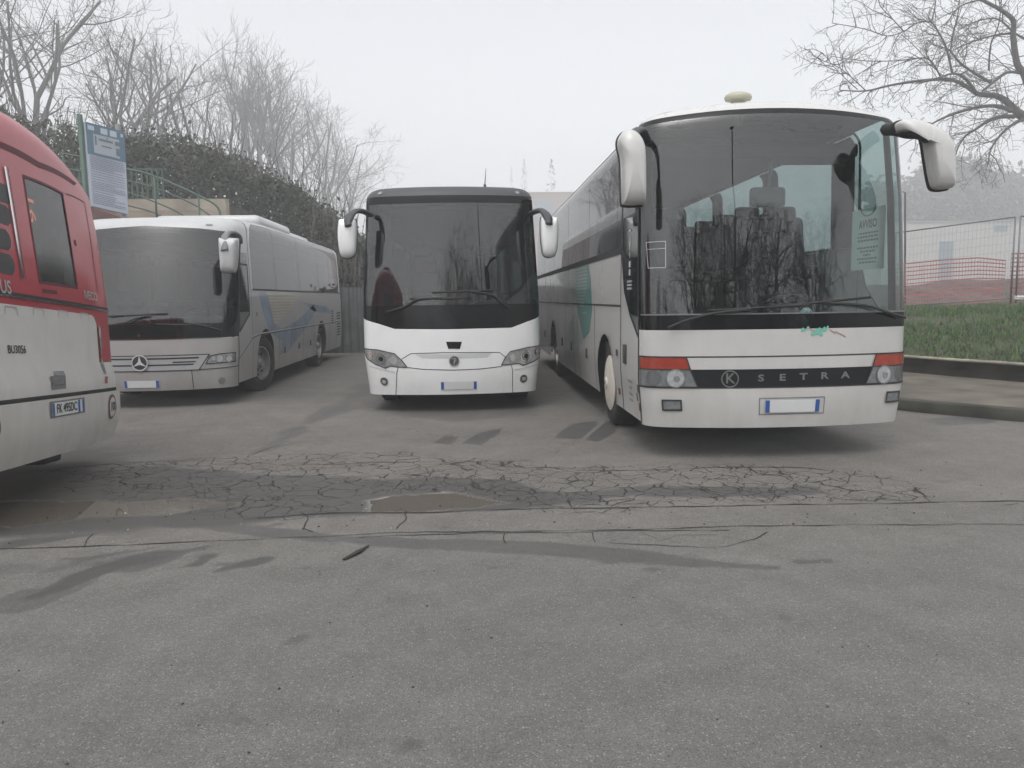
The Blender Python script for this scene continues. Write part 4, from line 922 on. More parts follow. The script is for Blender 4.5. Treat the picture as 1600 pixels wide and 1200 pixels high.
    mb = MB(); mb.box((0, 4.8, 1.0), (2.2, 9.0, .05)); mb.box((0, 4.8, 2.6), (2.0, 9.0, .05)); mb.box((.0, .42, 1.5), (2.2, .1, 1.0)); mb.build('interior', Mint, root)
    mb = MB(); mb.tube([b.P(-1.0, .42, .0) + Vector((0, .25, -.1)), b.P(.4, .42, 0) + Vector((0, .25, -.10))], .07, 8); mb.box((.05, .2, .30), (.3, .2, .12), bev=.03); mb.build('exhaust', Mrub, root, smooth=True)
    p = [b.P(u, b.wmax - .02, .03) for u in (-1.0, -.6, -.1, .3)]
    mb = MB(); mb.tube([b.P(-1.1, b.wmax, .0) + Vector((0, .1, .08)), b.P(-.3, b.wmax, 0) + Vector((0, .1, .09)), b.P(.1, b.wmax, 0) + Vector((0, .1, .04)), b.P(.45, b.wmax, 0) + Vector((0, .1, -.02))], .028, 8)
    mb.build('roof_rail', Mred, root, smooth=True)
    return b, root
BM, RM = build_middle()
BR, RR_ = build_right()
BS, RS_ = build_silver()
BC, RC_ = build_city()
# ================================================================== ground
rng = np.random.default_rng(7)
def G2(pts): return np.array([[gnd(*p).x, gnd(*p).y] for p in pts])
def sdf(P, poly):                        # signed distance, negative inside
    d = np.full(len(P), 1e9); ins = np.zeros(len(P), bool); n = len(poly)
    for i in range(n):
        a = poly[i]; b = poly[(i + 1) % n]; e = b - a; w = P - a
        t = np.clip((w @ e) / max(e @ e, 1e-9), 0, 1); q = w - t[:, None] * e; d = np.minimum(d, np.hypot(q[:, 0], q[:, 1]))
        c = (a[1] <= P[:, 1]) != (b[1] <= P[:, 1])
        xx = a[0] + (P[:, 1] - a[1]) * (e[0] / (e[1] if abs(e[1]) > 1e-9 else 1e-9)); ins ^= c & (P[:, 0] < xx)
    return np.where(ins, -d, d)
def pdist(P, line):
    d = np.full(len(P), 1e9)
    for a, b in zip(line[:-1], line[1:]):
        e = b - a; w = P - a; t = np.clip((w @ e) / (e @ e), 0, 1); q = w - t[:, None] * e; d = np.minimum(d, np.hypot(q[:, 0], q[:, 1]))
    return d
def vnoise(P, sc_, seed=0):              # smooth value noise, numpy
    r = np.random.default_rng(seed); T = r.random((64, 64)); q = P * sc_; i = np.floor(q).astype(int); f = q - i; f = f * f * (3 - 2 * f)
    g = lambda a, b: T[(i[:, 0] + a) % 64, (i[:, 1] + b) % 64]
    return (g(0, 0) * (1 - f[:, 0]) + g(1, 0) * f[:, 0]) * (1 - f[:, 1]) + (g(0, 1) * (1 - f[:, 0]) + g(1, 1) * f[:, 0]) * f[:, 1]
def fbm(P, sc_, seed=0, o=4): return sum(vnoise(P, sc_ * 2 ** k, seed + k) / 2 ** (k + 1) for k in range(o))
xs = np.concatenate([-np.geomspace(148, 9, 22), np.arange(-8.4, 8.6, .035), np.geomspace(9, 148, 22)])
ys = np.concatenate([[-60, -30, -15, -8, -4, -2, -1, 0], np.arange(.6, 3.4, .1), np.arange(3.4, 13.2, .035), np.arange(13.4, 26, .4), np.geomspace(26.5, 255, 24)])
gx, gy = np.meshgrid(xs, ys); P = np.stack([gx.ravel(), gy.ravel()], 1); nx_, ny_ = len(xs), len(ys)
def soft(d, wd, amp, sc_, seed): return np.clip(.5 - (d + (fbm(P, sc_, seed) - .5) * amp) / wd, 0, 1)
wet_and_shade = np.zeros(len(P)); crk = np.zeros(len(P)); pud = np.zeros(len(P))
def addw(v, k): 
    global wet_and_shade; wet_and_shade = np.maximum(wet_and_shade, v * min(1, k * 1.3))
for poly, k, wd, amp, sc_ in [
    ([(-200, 760), (0, 742), (120, 735), (260, 728), (420, 740), (520, 748), (620, 748), (700, 742), (780, 750), (850, 765), (900, 785), (780, 800), (600, 800), (450, 812), (350, 826), (200, 822), (0, 832), (-200, 850)], .70, .12, .35, 1.5),
    ([(850, 768), (1000, 762), (1150, 758), (1270, 762), (1300, 772), (1180, 778), (1000, 778), (880, 785)], .55, .08, .4, 2.5),
    ([(30, 938), (62, 937), (134, 905), (200, 887), (269, 870), (219, 868), (187, 873), (141, 887), (87, 915)], .75, .03, .14, 4),
    ([(278, 888), (312, 885), (344, 868), (316, 866), (300, 879)], .7, .03, .12, 5), ([(330, 896), (387, 887), (434, 871), (412, 868), (353, 882)], .75, .03, .08, 5),
    ([(866, 684), (893, 662), (934, 658), (932, 664), (907, 686)], .8, .04, .06, 5), ([(914, 687.6), (948, 658), (972, 660), (960, 675), (938, 691)], .85, .04, .06, 5),
    ([(675, 693), (701, 679), (714, 684), (704, 694)], .7, .04, .1, 5), ([(721, 693), (745, 677), (787, 668), (778, 678), (752, 696)], .75, .04, .1, 5),
    ([(-60, 870), (0, 868), (90, 868), (170, 878), (80, 900), (-60, 915)], .35, .25, .5, 1.5),
    ([(480, 838), (700, 841), (850, 848), (1000, 860), (1100, 873), (1224, 883), (1224, 892), (1100, 887), (950, 876), (800, 866), (600, 855)], .48, .03, .10, 3),
    ([(300, 815), (420, 822), (520, 835), (600, 842), (520, 846), (400, 838), (300, 826)], .5, .05, .15, 3),
    ([(0, 846), (60, 838), (130, 830), (190, 832), (100, 846), (0, 858)], .55, .06, .2, 2),
    ([(560, 600), (600, 598), (540, 640), (470, 680), (420, 710), (380, 712), (430, 680), (510, 635)], .45, .3, .5, 2),
    ([(-50, 960), (40, 925), (160, 905), (120, 925), (20, 962)], .4, .05, .2, 3), ([(90, 872), (260, 850), (250, 858), (110, 884)], .45, .05, .18, 3), ([(180, 892), (240, 872), (300, 862), (270, 875), (215, 892)], .5, .04, .15, 4), ([(330, 1000), (520, 960), (700, 985), (560, 1040), (380, 1050)], .22, .25, .5, 1.4), ([(950, 930), (1250, 905), (1500, 935), (1300, 985), (1020, 985)], .2, .3, .6, 1.2), ([(620, 600), (860, 615), (850, 650), (700, 664), (600, 650)], .35, .35, .4, 1.5),
    ([(-250, 742), (0, 738), (180, 748), (300, 775), (330, 800), (200, 825), (0, 836), (-250, 850)], .85, .35, .4, 1.5), ([(90, 905), (200, 868), (330, 852), (300, 862), (200, 885)], .6, .03, .2, 5),  # first patch: damp ground plus the red bus's shade, painted in together
    ([(1440, 655), (1500, 650), (1560, 657), (1540, 664), (1470, 664)], .5, .08, .2, 3),
    ([(1235, 874), (1300, 872), (1310, 880), (1240, 882)], .5, .03, .08, 6), ([(1455, 750), (1490, 748), (1495, 754), (1460, 756)], .4, .05, .1, 6)]:
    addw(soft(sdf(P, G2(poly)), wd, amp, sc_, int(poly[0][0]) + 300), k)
for poly in ([(575, 782), (642, 773), (690, 771), (745, 776), (800, 786), (742, 794), (656, 797), (587, 796)], [(-150, 790), (0, 784), (131, 783), (312, 782), (365, 787), (312, 796), (269, 804), (156, 811), (0, 822), (-150, 835)]):
    d_ = sdf(P, G2(poly)); pud = np.maximum(pud, soft(d_, .03, .34, 2.2, 11)); addw(soft(d_, .3, .3, 2, 12), .8)
for poly, k in (([(60, 735), (250, 718), (500, 712), (700, 712), (900, 728), (1180, 728), (1350, 738), (1430, 760), (1450, 783), (1100, 792), (850, 798), (800, 772), (600, 770), (450, 812), (350, 812), (250, 785), (60, 765)], 1.0),
                ([(180, 640), (420, 640), (560, 690), (460, 712), (200, 712)], .42), ([(640, 655), (980, 690), (900, 712), (620, 700)], .40), ([(950, 826), (1200, 826), (1200, 858), (950, 850)], .4)):
    crk = np.maximum(crk, k * soft(sdf(P, G2(poly)), .3, .7, 1.2, 21))
specks = []
for _ in range(46):
    x, y = rng.uniform(150, 1600), rng.uniform(700, 1190) if rng.random() < .3 else rng.uniform(800, 900); specks.append((x, y))
for x, y in specks + [(470, 995), (40, 1063), (1500, 1172), (1143, 832)]:
    c = gnd(x, y); r_ = rng.uniform(.015, .05); dx = P[:, 0] - c.x; dy = P[:, 1] - c.y; addw(np.clip(1.2 - np.hypot(dx / 1.6, dy) / r_, 0, 1), .55)
v = np.zeros((len(P), 3)); v[:, :2] = P
idx = np.arange(len(P)).reshape(ny_, nx_); fq = np.stack([idx[:-1, :-1].ravel(), idx[:-1, 1:].ravel(), idx[1:, 1:].ravel(), idx[1:, :-1].ravel()], 1)
def fastmesh(name, V, Fq, m, parent=None, smooth=False, mi=None):
    me = bpy.data.meshes.new(name); k = Fq.shape[1]
    me.vertices.add(len(V)); me.vertices.foreach_set('co', np.asarray(V, np.float32).ravel()); me.loops.add(Fq.size); me.loops.foreach_set('vertex_index', Fq.ravel().astype(np.int32))
    me.polygons.add(len(Fq)); me.polygons.foreach_set('loop_start', (np.arange(len(Fq)) * k).astype(np.int32)); me.polygons.foreach_set('loop_total', np.full(len(Fq), k, np.int32))
    for mm in (m if isinstance(m, (list, tuple)) else [m]): me.materials.append(mm)
    if mi is not None: me.polygons.foreach_set('material_index', np.asarray(mi, np.int32))
    if smooth: me.polygons.foreach_set('use_smooth', np.ones(len(Fq), bool))
    me.update(calc_edges=True); o = bpy.data.objects.new(name, me); sc.collection.objects.link(o)
    if parent: o.parent = parent
    return o
def asphalt():
    m = bpy.data.materials.new('worn_asphalt'); m.use_nodes = True; N = m.node_tree.nodes; L = m.node_tree.links; b = N['Principled BSDF']
    tc = N.new('ShaderNodeTexCoord'); co = tc.outputs['Object']
    def noise(s_, d=4, r=.6, vec=None):
        n = N.new('ShaderNodeTexNoise'); n.inputs['Scale'].default_value = s_; n.inputs['Detail'].default_value = d; n.inputs['Roughness'].default_value = r; L.new(vec or co, n.inputs['Vector']); return n.outputs[0]
    def mr(x, a, b_, c=0., d=1.):
        n = N.new('ShaderNodeMapRange'); L.new(x, n.inputs[0])
        for i, q in enumerate((a, b_, c, d)): n.inputs[i + 1].default_value = q
        return n.outputs[0]
    def mix(f, a, b_, t='MIX'):
        n = N.new('ShaderNodeMix'); n.data_type = 'RGBA'; n.blend_type = t
        if isinstance(f, float): n.inputs[0].default_value = f
        else: L.new(f, n.inputs[0])
        for i, q in ((6, a), (7, b_)):
            if isinstance(q, tuple): n.inputs[i].default_value = (*q, 1)
            else: L.new(q, n.inputs[i])
        return n.outputs[2]
    def mth(op, a, b_=None):
        n = N.new('ShaderNodeMath'); n.operation = op
        for i, q in enumerate((a, b_)):
            if q is None: continue
            if isinstance(q, (int, float)): n.inputs[i].default_value = q
            else: L.new(q, n.inputs[i])
        return n.outputs[0]
    def att(nm): n = N.new('ShaderNodeAttribute'); n.attribute_name = nm; return n.outputs['Fac']
    sp = N.new('ShaderNodeSeparateXYZ'); L.new(co, sp.inputs[0])
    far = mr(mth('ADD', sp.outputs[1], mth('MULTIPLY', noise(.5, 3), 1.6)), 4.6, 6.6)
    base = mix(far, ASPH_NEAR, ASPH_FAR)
    base = mix(mr(noise(1.7, 7, .68), .3, .7), mix(.16, base, (0, 0, 0)), mix(.07, base, (.6, .56, .52)))
    base = mix(mr(noise(3.2, 5, .7), .36, .66, 0., .20), base, (.05, .048, .045))
    base = mix(mr(noise(9, 5, .7), .3, .7, 0., .34), base, mix(.5, base, (.02, .02, .02)))
    base = mix(mr(noise(.45, 4, .6), .45, .62, 0., .16), base, (.06, .06, .058))
    vo = N.new('ShaderNodeTexVoronoi'); vo.inputs['Scale'].default_value = 85; L.new(co, vo.inputs['Vector'])
    sc3 = N.new('ShaderNodeSeparateColor'); L.new(vo.outputs['Color'], sc3.inputs[0])
    stone = mth('MULTIPLY', mr(vo.outputs['Distance'], .42, .28), mr(sc3.outputs[0], .45, .9))
    base = mix(mth('MULTIPLY', stone, .36), base, (.52, .50, .46))
    pits = mr(noise(130, 3, .8), .50, .36)
    base = mix(mr(noise(38, 4, .75), .35, .65, 0., .34), base, (.045, .044, .042))
    base = mix(mth('MULTIPLY', pits, .8), base, (.03, .03, .03))
    wraw = att('wet_and_shade'); wet_shade_v = mth('MULTIPLY', mth('MINIMUM', mth('MULTIPLY', wraw, 1.15), 1.0), mr(mth('ADD', wraw, mth('MULTIPLY', mth('SUBTRACT', noise(11, 6, .7), .5), .9)), .26, .42)); pudv = att('puddle'); crkv = att('crack')
    base = mix(mth('MULTIPLY', wet_shade_v, .78), base, (.045, .043, .040))
    # alligator cracks: cell edges of a warped cell pattern
    nw = N.new('ShaderNodeTexNoise'); nw.inputs['Scale'].default_value = 3.5; nw.inputs['Detail'].default_value = 5; L.new(co, nw.inputs['Vector'])
    vm = N.new('ShaderNodeVectorMath'); vm.operation = 'MULTIPLY_ADD'; vm.inputs[1].default_value = (.26, .26, 0); L.new(nw.outputs['Color'], vm.inputs[0]); L.new(co, vm.inputs[2])
    def crack(scale, w0, w1):
        v_ = N.new('ShaderNodeTexVoronoi'); v_.feature = 'DISTANCE_TO_EDGE'; v_.inputs['Scale'].default_value = scale; L.new(vm.outputs[0], v_.inputs['Vector'])
        wd = mr(noise(4.0, 3), .35, .65, w0, w1); return mth('SUBTRACT', 1.0, mth('MINIMUM', mth('DIVIDE', v_.outputs['Distance'], wd), 1.0))
    c1 = mth('MULTIPLY', crack(5.0, .006, .042), mr(crkv, .35, .9)); c2 = mth('MULTIPLY', crack(8.5, .004, .035), mth('MULTIPLY', mr(crkv, .25, .8), mr(noise(1.1, 2), .42, .58)))
    ck = mth('MAXIMUM', c1, c2)
    base = mix(mth('MINIMUM', mth('MULTIPLY', ck, 1.4), .85), base, (.014, .013, .012))
    base = mix(mth('MULTIPLY', pudv, .9), base, (.118, .105, .088))
    L.new(base, b.inputs['Base Color'])
    ro = mth('SUBTRACT', .90, mth('MULTIPLY', wet_shade_v, .38)); ro = mth('MULTIPLY', ro, mth('SUBTRACT', 1.0, mth('MULTIPLY', pudv, .965)))
    L.new(ro, b.inputs['Roughness']); b.inputs['Specular IOR Level'].default_value = .5
    hgt = mth('ADD', mth('MULTIPLY', noise(130, 3, .7), .5), mth('ADD', mth('MULTIPLY', noise(14, 4), .8), mth('MULTIPLY', ck, -2.2)))
    bp = N.new('ShaderNodeBump'); bp.inputs['Distance'].default_value = .012; L.new(hgt, bp.inputs['Height']); L.new(mth('SUBTRACT', .8, mth('MULTIPLY', pudv, .8)), bp.inputs['Strength']); L.new(bp.outputs[0], b.inputs['Normal'])
    return m
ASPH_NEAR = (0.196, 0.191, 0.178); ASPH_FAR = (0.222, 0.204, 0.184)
Masph = asphalt()
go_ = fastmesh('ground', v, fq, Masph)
for nm, arr in (('wet_and_shade', wet_and_shade), ('crack', crk), ('puddle', pud)):
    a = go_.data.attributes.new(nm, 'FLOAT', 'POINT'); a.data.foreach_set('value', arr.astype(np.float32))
tag(go_, kind='structure')
# long joints and single cracks, thin sheets just above the asphalt
def crackline(mb, pts, wd, jit=.03, step=.06):
    P_ = [gnd(*p) for p in pts]; out = []
    for a, b in zip(P_[:-1], P_[1:]):
        n = max(1, int((b - a).length / step)); 
        for i in range(n): out.append(a.lerp(b, i / n))
    out.append(P_[-1]); q = np.array([[p.x, p.y] for p in out]); k = len(q)
    off = np.cumsum(rng.normal(0, jit * .35, (k, 2)), 0); off -= np.linspace(off[0], off[-1], k); off *= .5; off += rng.normal(0, jit * .12, (k, 2)); q = q + off
    t = np.gradient(q, axis=0); t /= np.linalg.norm(t, axis=1)[:, None] + 1e-9; n_ = np.stack([-t[:, 1], t[:, 0]], 1)
    w_ = wd * np.clip(.2 + 1.3 * np.interp(np.arange(k), np.arange(0, k + 4, 3), rng.random(len(np.arange(0, k + 4, 3)))), .15, 1.4)
    vs = [(*(q[i] + n_[i] * w_[i] / 2), .004) for i in range(k)] + [(*(q[i] - n_[i] * w_[i] / 2), .004) for i in range(k)]
    mb.add(vs, [(i, i + 1, k + i + 1, k + i) for i in range(k - 1)])
mb = MB()
for pts, wd in (([(380, 812), (500, 803), (650, 801), (850, 794), (1000, 792), (1150, 790), (1350, 786), (1600, 783), (1750, 781)], .016), ([(0, 858), (180, 853), (440, 843), (560, 837), (700, 833), (1000, 828), (1300, 822), (1600, 820)], .011),
                ([(560, 840), (760, 834), (950, 831), (1140, 829)], .009), ([(950, 849), (1030, 852), (1104, 857), (1150, 851), (1177, 843), (1198, 832)], .007), ([(1000, 832), (1035, 845), (1060, 838), (1120, 836)], .005),
                ([(470, 800), (480, 812), (478, 826), (490, 832)], .008), ([(635, 798), (632, 815), (620, 826)], .006), ([(787, 833), (791, 850)], .005), ([(130, 855), (145, 835)], .006), ([(925, 833), (930, 848)], .005),
                ([(1430, 762), (1447, 775), (1455, 784)], .010), ([(1330, 744), (1325, 757), (1300, 765)], .010), ([(900, 735), (1000, 736), (1120, 731), (1260, 732), (1340, 742), (1420, 754)], .012), ([(450, 727), (600, 722), (720, 719), (800, 730), (950, 733)], .011), ([(60, 738), (200, 722), (330, 720), (450, 727)], .009),
                ([(1170, 730), (1185, 741), (1220, 743)], .010), ([(390, 712), (420, 700), (480, 690)], .006), ([(1570, 790), (1590, 787)], .005)):
    crackline(mb, pts, wd)
o = mb.build('pavement_cracks', mat('crack_dark', (.022, .020, .018), .95), None); tag(o, kind='structure')
mb = MB(); P0, P1 = gnd(537, 876), gnd(576, 854)
mb.tube([P0 + Vector((0, 0, .008)), P0.lerp(P1, .5) + Vector((.01, 0, .012)), P1 + Vector((0, 0, .008))], [.012, .022, .007], 6, flat=.4)
tag(mb.build('fallen_stick', mat('wet_bark', (.03, .026, .022), .8), None, smooth=True), 'short dark stick lying alone on the grey asphalt in the foreground', 'stick')
mb = MB(); rr = random.Random(31)
for _ in range(260):
    x, y = (rr.uniform(0, 1600), rr.uniform(660, 1195)) if rr.random() < .55 else (rr.uniform(100, 1450), rr.uniform(735, 830)); c = gnd(x, y); r_ = rr.uniform(.003, .007) * (1.5 if y < 850 else 1); a = rr.uniform(0, 6.28)
    k = rr.randint(4, 6); P_ = [(c.x + r_ * rr.uniform(.6, 1.3) * math.cos(a + 6.283 * i / k), c.y + r_ * rr.uniform(.6, 1.3) * math.sin(a + 6.283 * i / k)) for i in range(k)]
    mb.cur = rr.choice((0, 0, 1, 2)); mb.add([(x_, y_, .003) for x_, y_ in P_] + [(c.x, c.y, .004 + r_ * rr.uniform(.4, .9))], [(i, (i + 1) % k, k) for i in range(k)])
tag(mb.build('grit', [mat('grit_dark', (.04, .036, .03), .9), mat('grit_brown', (.10, .075, .05), .9), mat('grit_pale', (.30, .28, .25), .9)], None), 'small stones and dead leaf bits scattered over the asphalt', 'grit', kind='stuff')
# ------------------------------------------------------------------ leaves and bare branches
Mbark = mat('grey_bark', (.085, .078, .070), .9, var=.25, vscale=8)
Mbarkd = mat('dark_bark', (.055, .050, .045), .9, var=.25, vscale=8)
Ml = [mat('leaf_dark', (.022, .030, .016), .7), mat('leaf_mid', (.038, .050, .024), .7), mat('leaf_brown', (.060, .055, .032), .8), mat('leaf_grey_green', (.055, .065, .045), .7)]
def leafcloud(name, C, size, parent, seed=1, mats=None, weights=(.45, .3, .12, .13)):
    r = np.random.default_rng(seed); n = len(C); a = r.normal(size=(n, 3)); a /= np.linalg.norm(a, axis=1)[:, None]; b = np.cross(a, r.normal(size=(n, 3))); b /= np.linalg.norm(b, axis=1)[:, None]
    s_ = (size * r.uniform(.5, 1.3, n))[:, None]; V = np.stack([C - a * s_ * .9, C + b * s_ * .45, C + a * s_ * .9, C - b * s_ * .45], 1).reshape(-1, 3)
    return fastmesh(name, V, np.arange(4 * n).reshape(n, 4), mats or Ml, parent, mi=r.choice(len(mats or Ml), n, p=weights))
def grow(mb, p, d, L_, r, lvl, rnd, trop=.12, maxl=4, kids=(6, 5, 4, 4), minr=.008, sides=(8, 6, 4, 3, 3), spread=.75, jit=.16, lf=(.5, .72)):
    n = 5 if lvl < 2 else 4; pts = [p.copy()]; dirs = [d.copy()]; q = p.copy(); d = d.normalized()
    for i in range(n):
        d = (d + Vector((rnd.gauss(0, jit), rnd.gauss(0, jit), rnd.gauss(0, jit) + trop))).normalized(); q = q + d * (L_ / n); pts.append(q.copy()); dirs.append(d.copy())
    mb.tube(pts, [max(minr, r * (1 - .62 * i / n)) for i in range(n + 1)], sides[min(lvl, 4)], cap=False)
    if lvl >= maxl: return
    k = kids[min(lvl, len(kids) - 1)]
    for j in range(k):
        t = (.30 if lvl else .28) + .70 * (j + rnd.random() * .8) / k; t = min(t, .999); i = int(t * n); f = t * n - i
        a = pts[i].lerp(pts[min(i + 1, n)], f); dd = dirs[min(i + 1, n)]
        s_ = Vector((rnd.gauss(0, 1), rnd.gauss(0, 1), rnd.gauss(0, .6))); s_ = (s_ - dd * s_.dot(dd)).normalized()
        nd = (dd * (1 - spread * .55) + s_ * spread * rnd.uniform(.6, 1.1)).normalized()
        grow(mb, a, nd, L_ * rnd.uniform(*lf) * (1.15 - .35 * t), max(minr, r * (1 - .62 * t) * rnd.uniform(.5, .7)), lvl + 1, rnd, trop, maxl, kids, minr, sides, spread, jit, lf)
def tree(label, base, h, r, seed, group, lean=(0, 0), mtr=None, **kw):
    rnd = random.Random(seed); root = empty('bare_tree', Matrix.Translation(base), label, 'tree', group)
    mb = MB(); th = h * .32; pts = [Vector((0, 0, -.3))]; n = 5
    for i in range(1, n + 1): pts.append(Vector((lean[0] * th * i / n + rnd.gauss(0, .04), lean[1] * th * i / n + rnd.gauss(0, .04), th * i / n)))
    mb.tube(pts, [r * (1.25 - .45 * i / n) for i in range(n + 1)], 10, cap=False); mb.build('trunk', mtr or Mbark, root, smooth=True)
    c = MB(); nl = kw.pop('limbs', 5)
    for i in range(nl):
        a = 2 * math.pi * (i + rnd.random() * .6) / nl; sp_ = kw.get('spread', .75) * rnd.uniform(.35, .9) if i else .08
        b_ = pts[-1].lerp(pts[-3], rnd.random() * .9 if i else 0)
        grow(c, b_, Vector((math.cos(a) * sp_ + lean[0], math.sin(a) * sp_ + lean[1], 1)), h * rnd.uniform(.42, .62), r * (.45 if i else .62), 1, rnd, **kw)
    c.build('branches', mtr or Mbark, root, smooth=True); return root
# ------------------------------------------------------------------ left bank
def hill(x, y):
    z = np.interp(x / y, [-3, -.62, -.5, -.36, -.28, -.2, -.14, -.08], [.26, .22, .17, .15, .115, .08, .03, 0]) * .85 * max(0, y - 24) + 1.5 * min(1, max(0, y - 24) / 5) * np.interp(x / y, [-.3, -.1], [1, 0]); return z - .02
xs2 = np.linspace(-146, 10, 110); ys2 = np.concatenate([[20.3, 21.5, 22.7, 24, 25], np.geomspace(27, 230, 45)]); V = []
for y in ys2:
    for x in xs2:
        V.append((x, y, hill(x, y)))
V = np.array(V); ii = np.arange(len(V)).reshape(len(ys2), len(xs2)); fq2 = np.stack([ii[:-1, :-1].ravel(), ii[:-1, 1:].ravel(), ii[1:, 1:].ravel(), ii[1:, :-1].ravel()], 1)
tag(fastmesh('embankment', V, fq2, mat('dark_soil', (.05, .045, .035), .95, var=.4, vscale=2, bump=.5, bscale=6), smooth=True), kind='structure')
topx = [-420, -200, 0, 30, 60, 100, 130, 200, 240, 300, 345, 380, 420, 470, 500, 530, 570, 620, 700]; topy = [110, 130, 168, 190, 205, 198, 215, 224, 222, 230, 242, 257, 276, 302, 326, 348, 385, 425, 460]
N_ = 150000; r = np.random.default_rng(3)
px = r.uniform(-420, 700, N_); YY = 29 + 7 * r.random(N_) ** 1.4
bump_ = np.array([0.0] * N_)
for s_, A in ((30, 10), (13, 6), (70, 8)): bump_ += A * np.sin(px / s_ + s_) * np.cos(YY * .85 + px / (s_ * 2.3))
top = np.interp(px, topx, topy) - bump_ + r.exponential(3.0, N_) * -1 * (r.random(N_) < .3) * 2 + 0
py = top + (475 - top) * r.random(N_) ** 1.15
keep = r.random(N_) < np.where(px < 130, np.where(py - top < 45, .5, 1), 1)
px, py, YY = px[keep], py[keep], YY[keep]
Rm = np.array(CAMM.to_3x3()); D = np.stack([(px - 800) / F, -(py - 600) / F, -np.ones_like(px)], 1) @ Rm.T; C_ = np.array(C0) + D * (YY / D[:, 1])[:, None]
C_ = C_[C_[:, 2] > .05]
hd = empty('hedge', Matrix.Translation((0, 0, 0)), 'overgrown dark evergreen hedge along the bank behind the silver coach', 'hedge')
leafcloud('foliage', C_, .115, hd, 5)
mb = MB(); rnd = random.Random(8)
for _ in range(520):
    x = rnd.uniform(-380, 640); y = np.interp(x, topx, topy) + rnd.uniform(0, 40); b_ = at(x, y, rnd.uniform(29, 33)); L_ = rnd.uniform(.4, 2.1)
    d = Vector((rnd.gauss(0, .35), rnd.gauss(0, .3), 1)).normalized(); mb.tube([b_ - d * .3, b_ + d * L_ * .5 + Vector((rnd.gauss(0, .05), 0, 0)), b_ + d * L_ + Vector((rnd.gauss(0, .12), 0, 0))], [.022, .014, .008], 3, cap=False)
    if x > 480:
        for _k in range(2):
            b2 = at(x, rnd.uniform(np.interp(x, topx, topy), 450), 28.8); mb.tube([b2, b2 + Vector((rnd.gauss(0, .1), 0, rnd.uniform(.5, 1.2)))], [.012, .007], 3, cap=False)
mb.build('stems', Mbark, hd)
# bare trees on the bank
TB = 'bare trees on the foggy bank'
for label, px_, py_, Y, top_, r_, seed, lean, kw in [
    ('tall bare tree with forked trunk above the red city bus', 57, 215, 24.5, -150, .145, 4, (0, 0), dict(limbs=7, kids=(6, 5, 4, 3), spread=.95)),
    ('bare tree partly outside the left edge above the red city bus', -70, 190, 23.5, -120, .13, 9, (.1, 0), dict(limbs=6, kids=(6, 5, 4, 3), spread=.9)),
    ('bare tree directly behind the blue sign board', 196, 235, 28, 40, .17, 12, (0, 0), dict(limbs=6, kids=(6, 5, 4, 3), spread=.85)),
    ('bare tree with a single tall leader, just right of the blue sign board', 224, 235, 29, 22, .15, 15, (.02, 0), dict(limbs=6, kids=(6, 5, 4, 3), spread=.8)),
    ('slender pale bare tree between the sign board and the green railing', 300, 240, 31, 85, .12, 22, (.05, 0), dict(limbs=6, kids=(6, 5, 4, 3), spread=.6)),
    ('upright bare tree above the front end of the silver coach', 378, 265, 33, 78, .17, 25, (-.05, 0), dict(limbs=7, kids=(6, 5, 4, 4), spread=.55)),
    ('upright bare tree, the tallest above the silver coach roof', 407, 275, 34, 72, .20, 31, (0, 0), dict(limbs=7, kids=(6, 5, 4, 4), spread=.55)),
    ('foggy bare tree above the rear half of the silver coach', 445, 290, 36, 96, .17, 36, (.03, 0), dict(limbs=9, kids=(6, 5, 4, 4), spread=.75)),
    ('faint bare tree above the rear end of the silver coach', 500, 335, 40, 158, .15, 41, (.03, 0), dict(limbs=9, kids=(6, 5, 4, 4), spread=.8)),
    ('palest bare tree, beside the left mirror of the white middle coach', 540, 360, 44, 212, .13, 48, (.06, 0), dict(limbs=9, kids=(6, 5, 4, 4), spread=1.0))]:
    k_ = 2.5 if Y < 27 else (2.7 if Y < 32 else 3.3); Y *= k_; r_ *= k_; b_ = at(px_, py_, Y); t_ = at(px_, top_, Y); z0 = hill(b_.x, Y)
    tree(label, Vector((b_.x, Y, z0)), t_.z - z0, r_, seed, TB, lean, minr=.0062 * k_, trop=.11, jit=.14, lf=(.44, .66), **kw)
# trees and a lamp post behind the camera: seen reflected in the windscreens
for label, x, y, h, seed, r_ in [('bare spreading tree reflected in the left part of the right coach windscreen', .2, -9, 8.0, 51, .16), ('bare forked tree reflected near the middle of the right coach windscreen', 3.2, -8.0, 7.5, 54, .15),
                                 ('bare crooked tree reflected in the right half of the right coach windscreen', 8.0, -8.5, 7.6, 58, .15), ('bare tree reflected near the right edge of the right coach windscreen', 12.0, -8, 7.2, 61, .15),
                                 ('bare tree reflected right of centre in the middle coach windscreen', 5.4, -7.2, 6.8, 71, .14), ('bare tree reflected near the wipers of the middle coach', 1.9, -7.0, 5.6, 73, .11), ('small bare tree reflected in the silver coach windscreen', -8.5, -8, 6.2, 66, .10)]:
    tree(label, Vector((x, y, 0)), h, r_, seed, 'bare trees reflected in the windscreens', limbs=6, kids=(5, 6, 5, 4), spread=1.0, minr=.010, trop=.03, mtr=Mbarkd, jit=.22)
r = np.random.default_rng(23); n = 42000; c_ = r.uniform([-16, -14, 0], [22, -10.5, 5.2], (n, 3)); keep = c_[:, 2] < 3.3 + 1.0 * np.sin(c_[:, 0] * .9) + .6 * np.sin(c_[:, 0] * 2.3 + 1) + r.normal(0, .35, n)  # unseen shrub belt, added behind the camera to darken reflections and ambient light
hb = empty('hedge', Matrix.Translation((0, 0, 0)), 'dark belt of shrubs added out of view to darken the windscreen reflections', 'hedge'); leafcloud('foliage', c_[keep], .15, hb, 9)
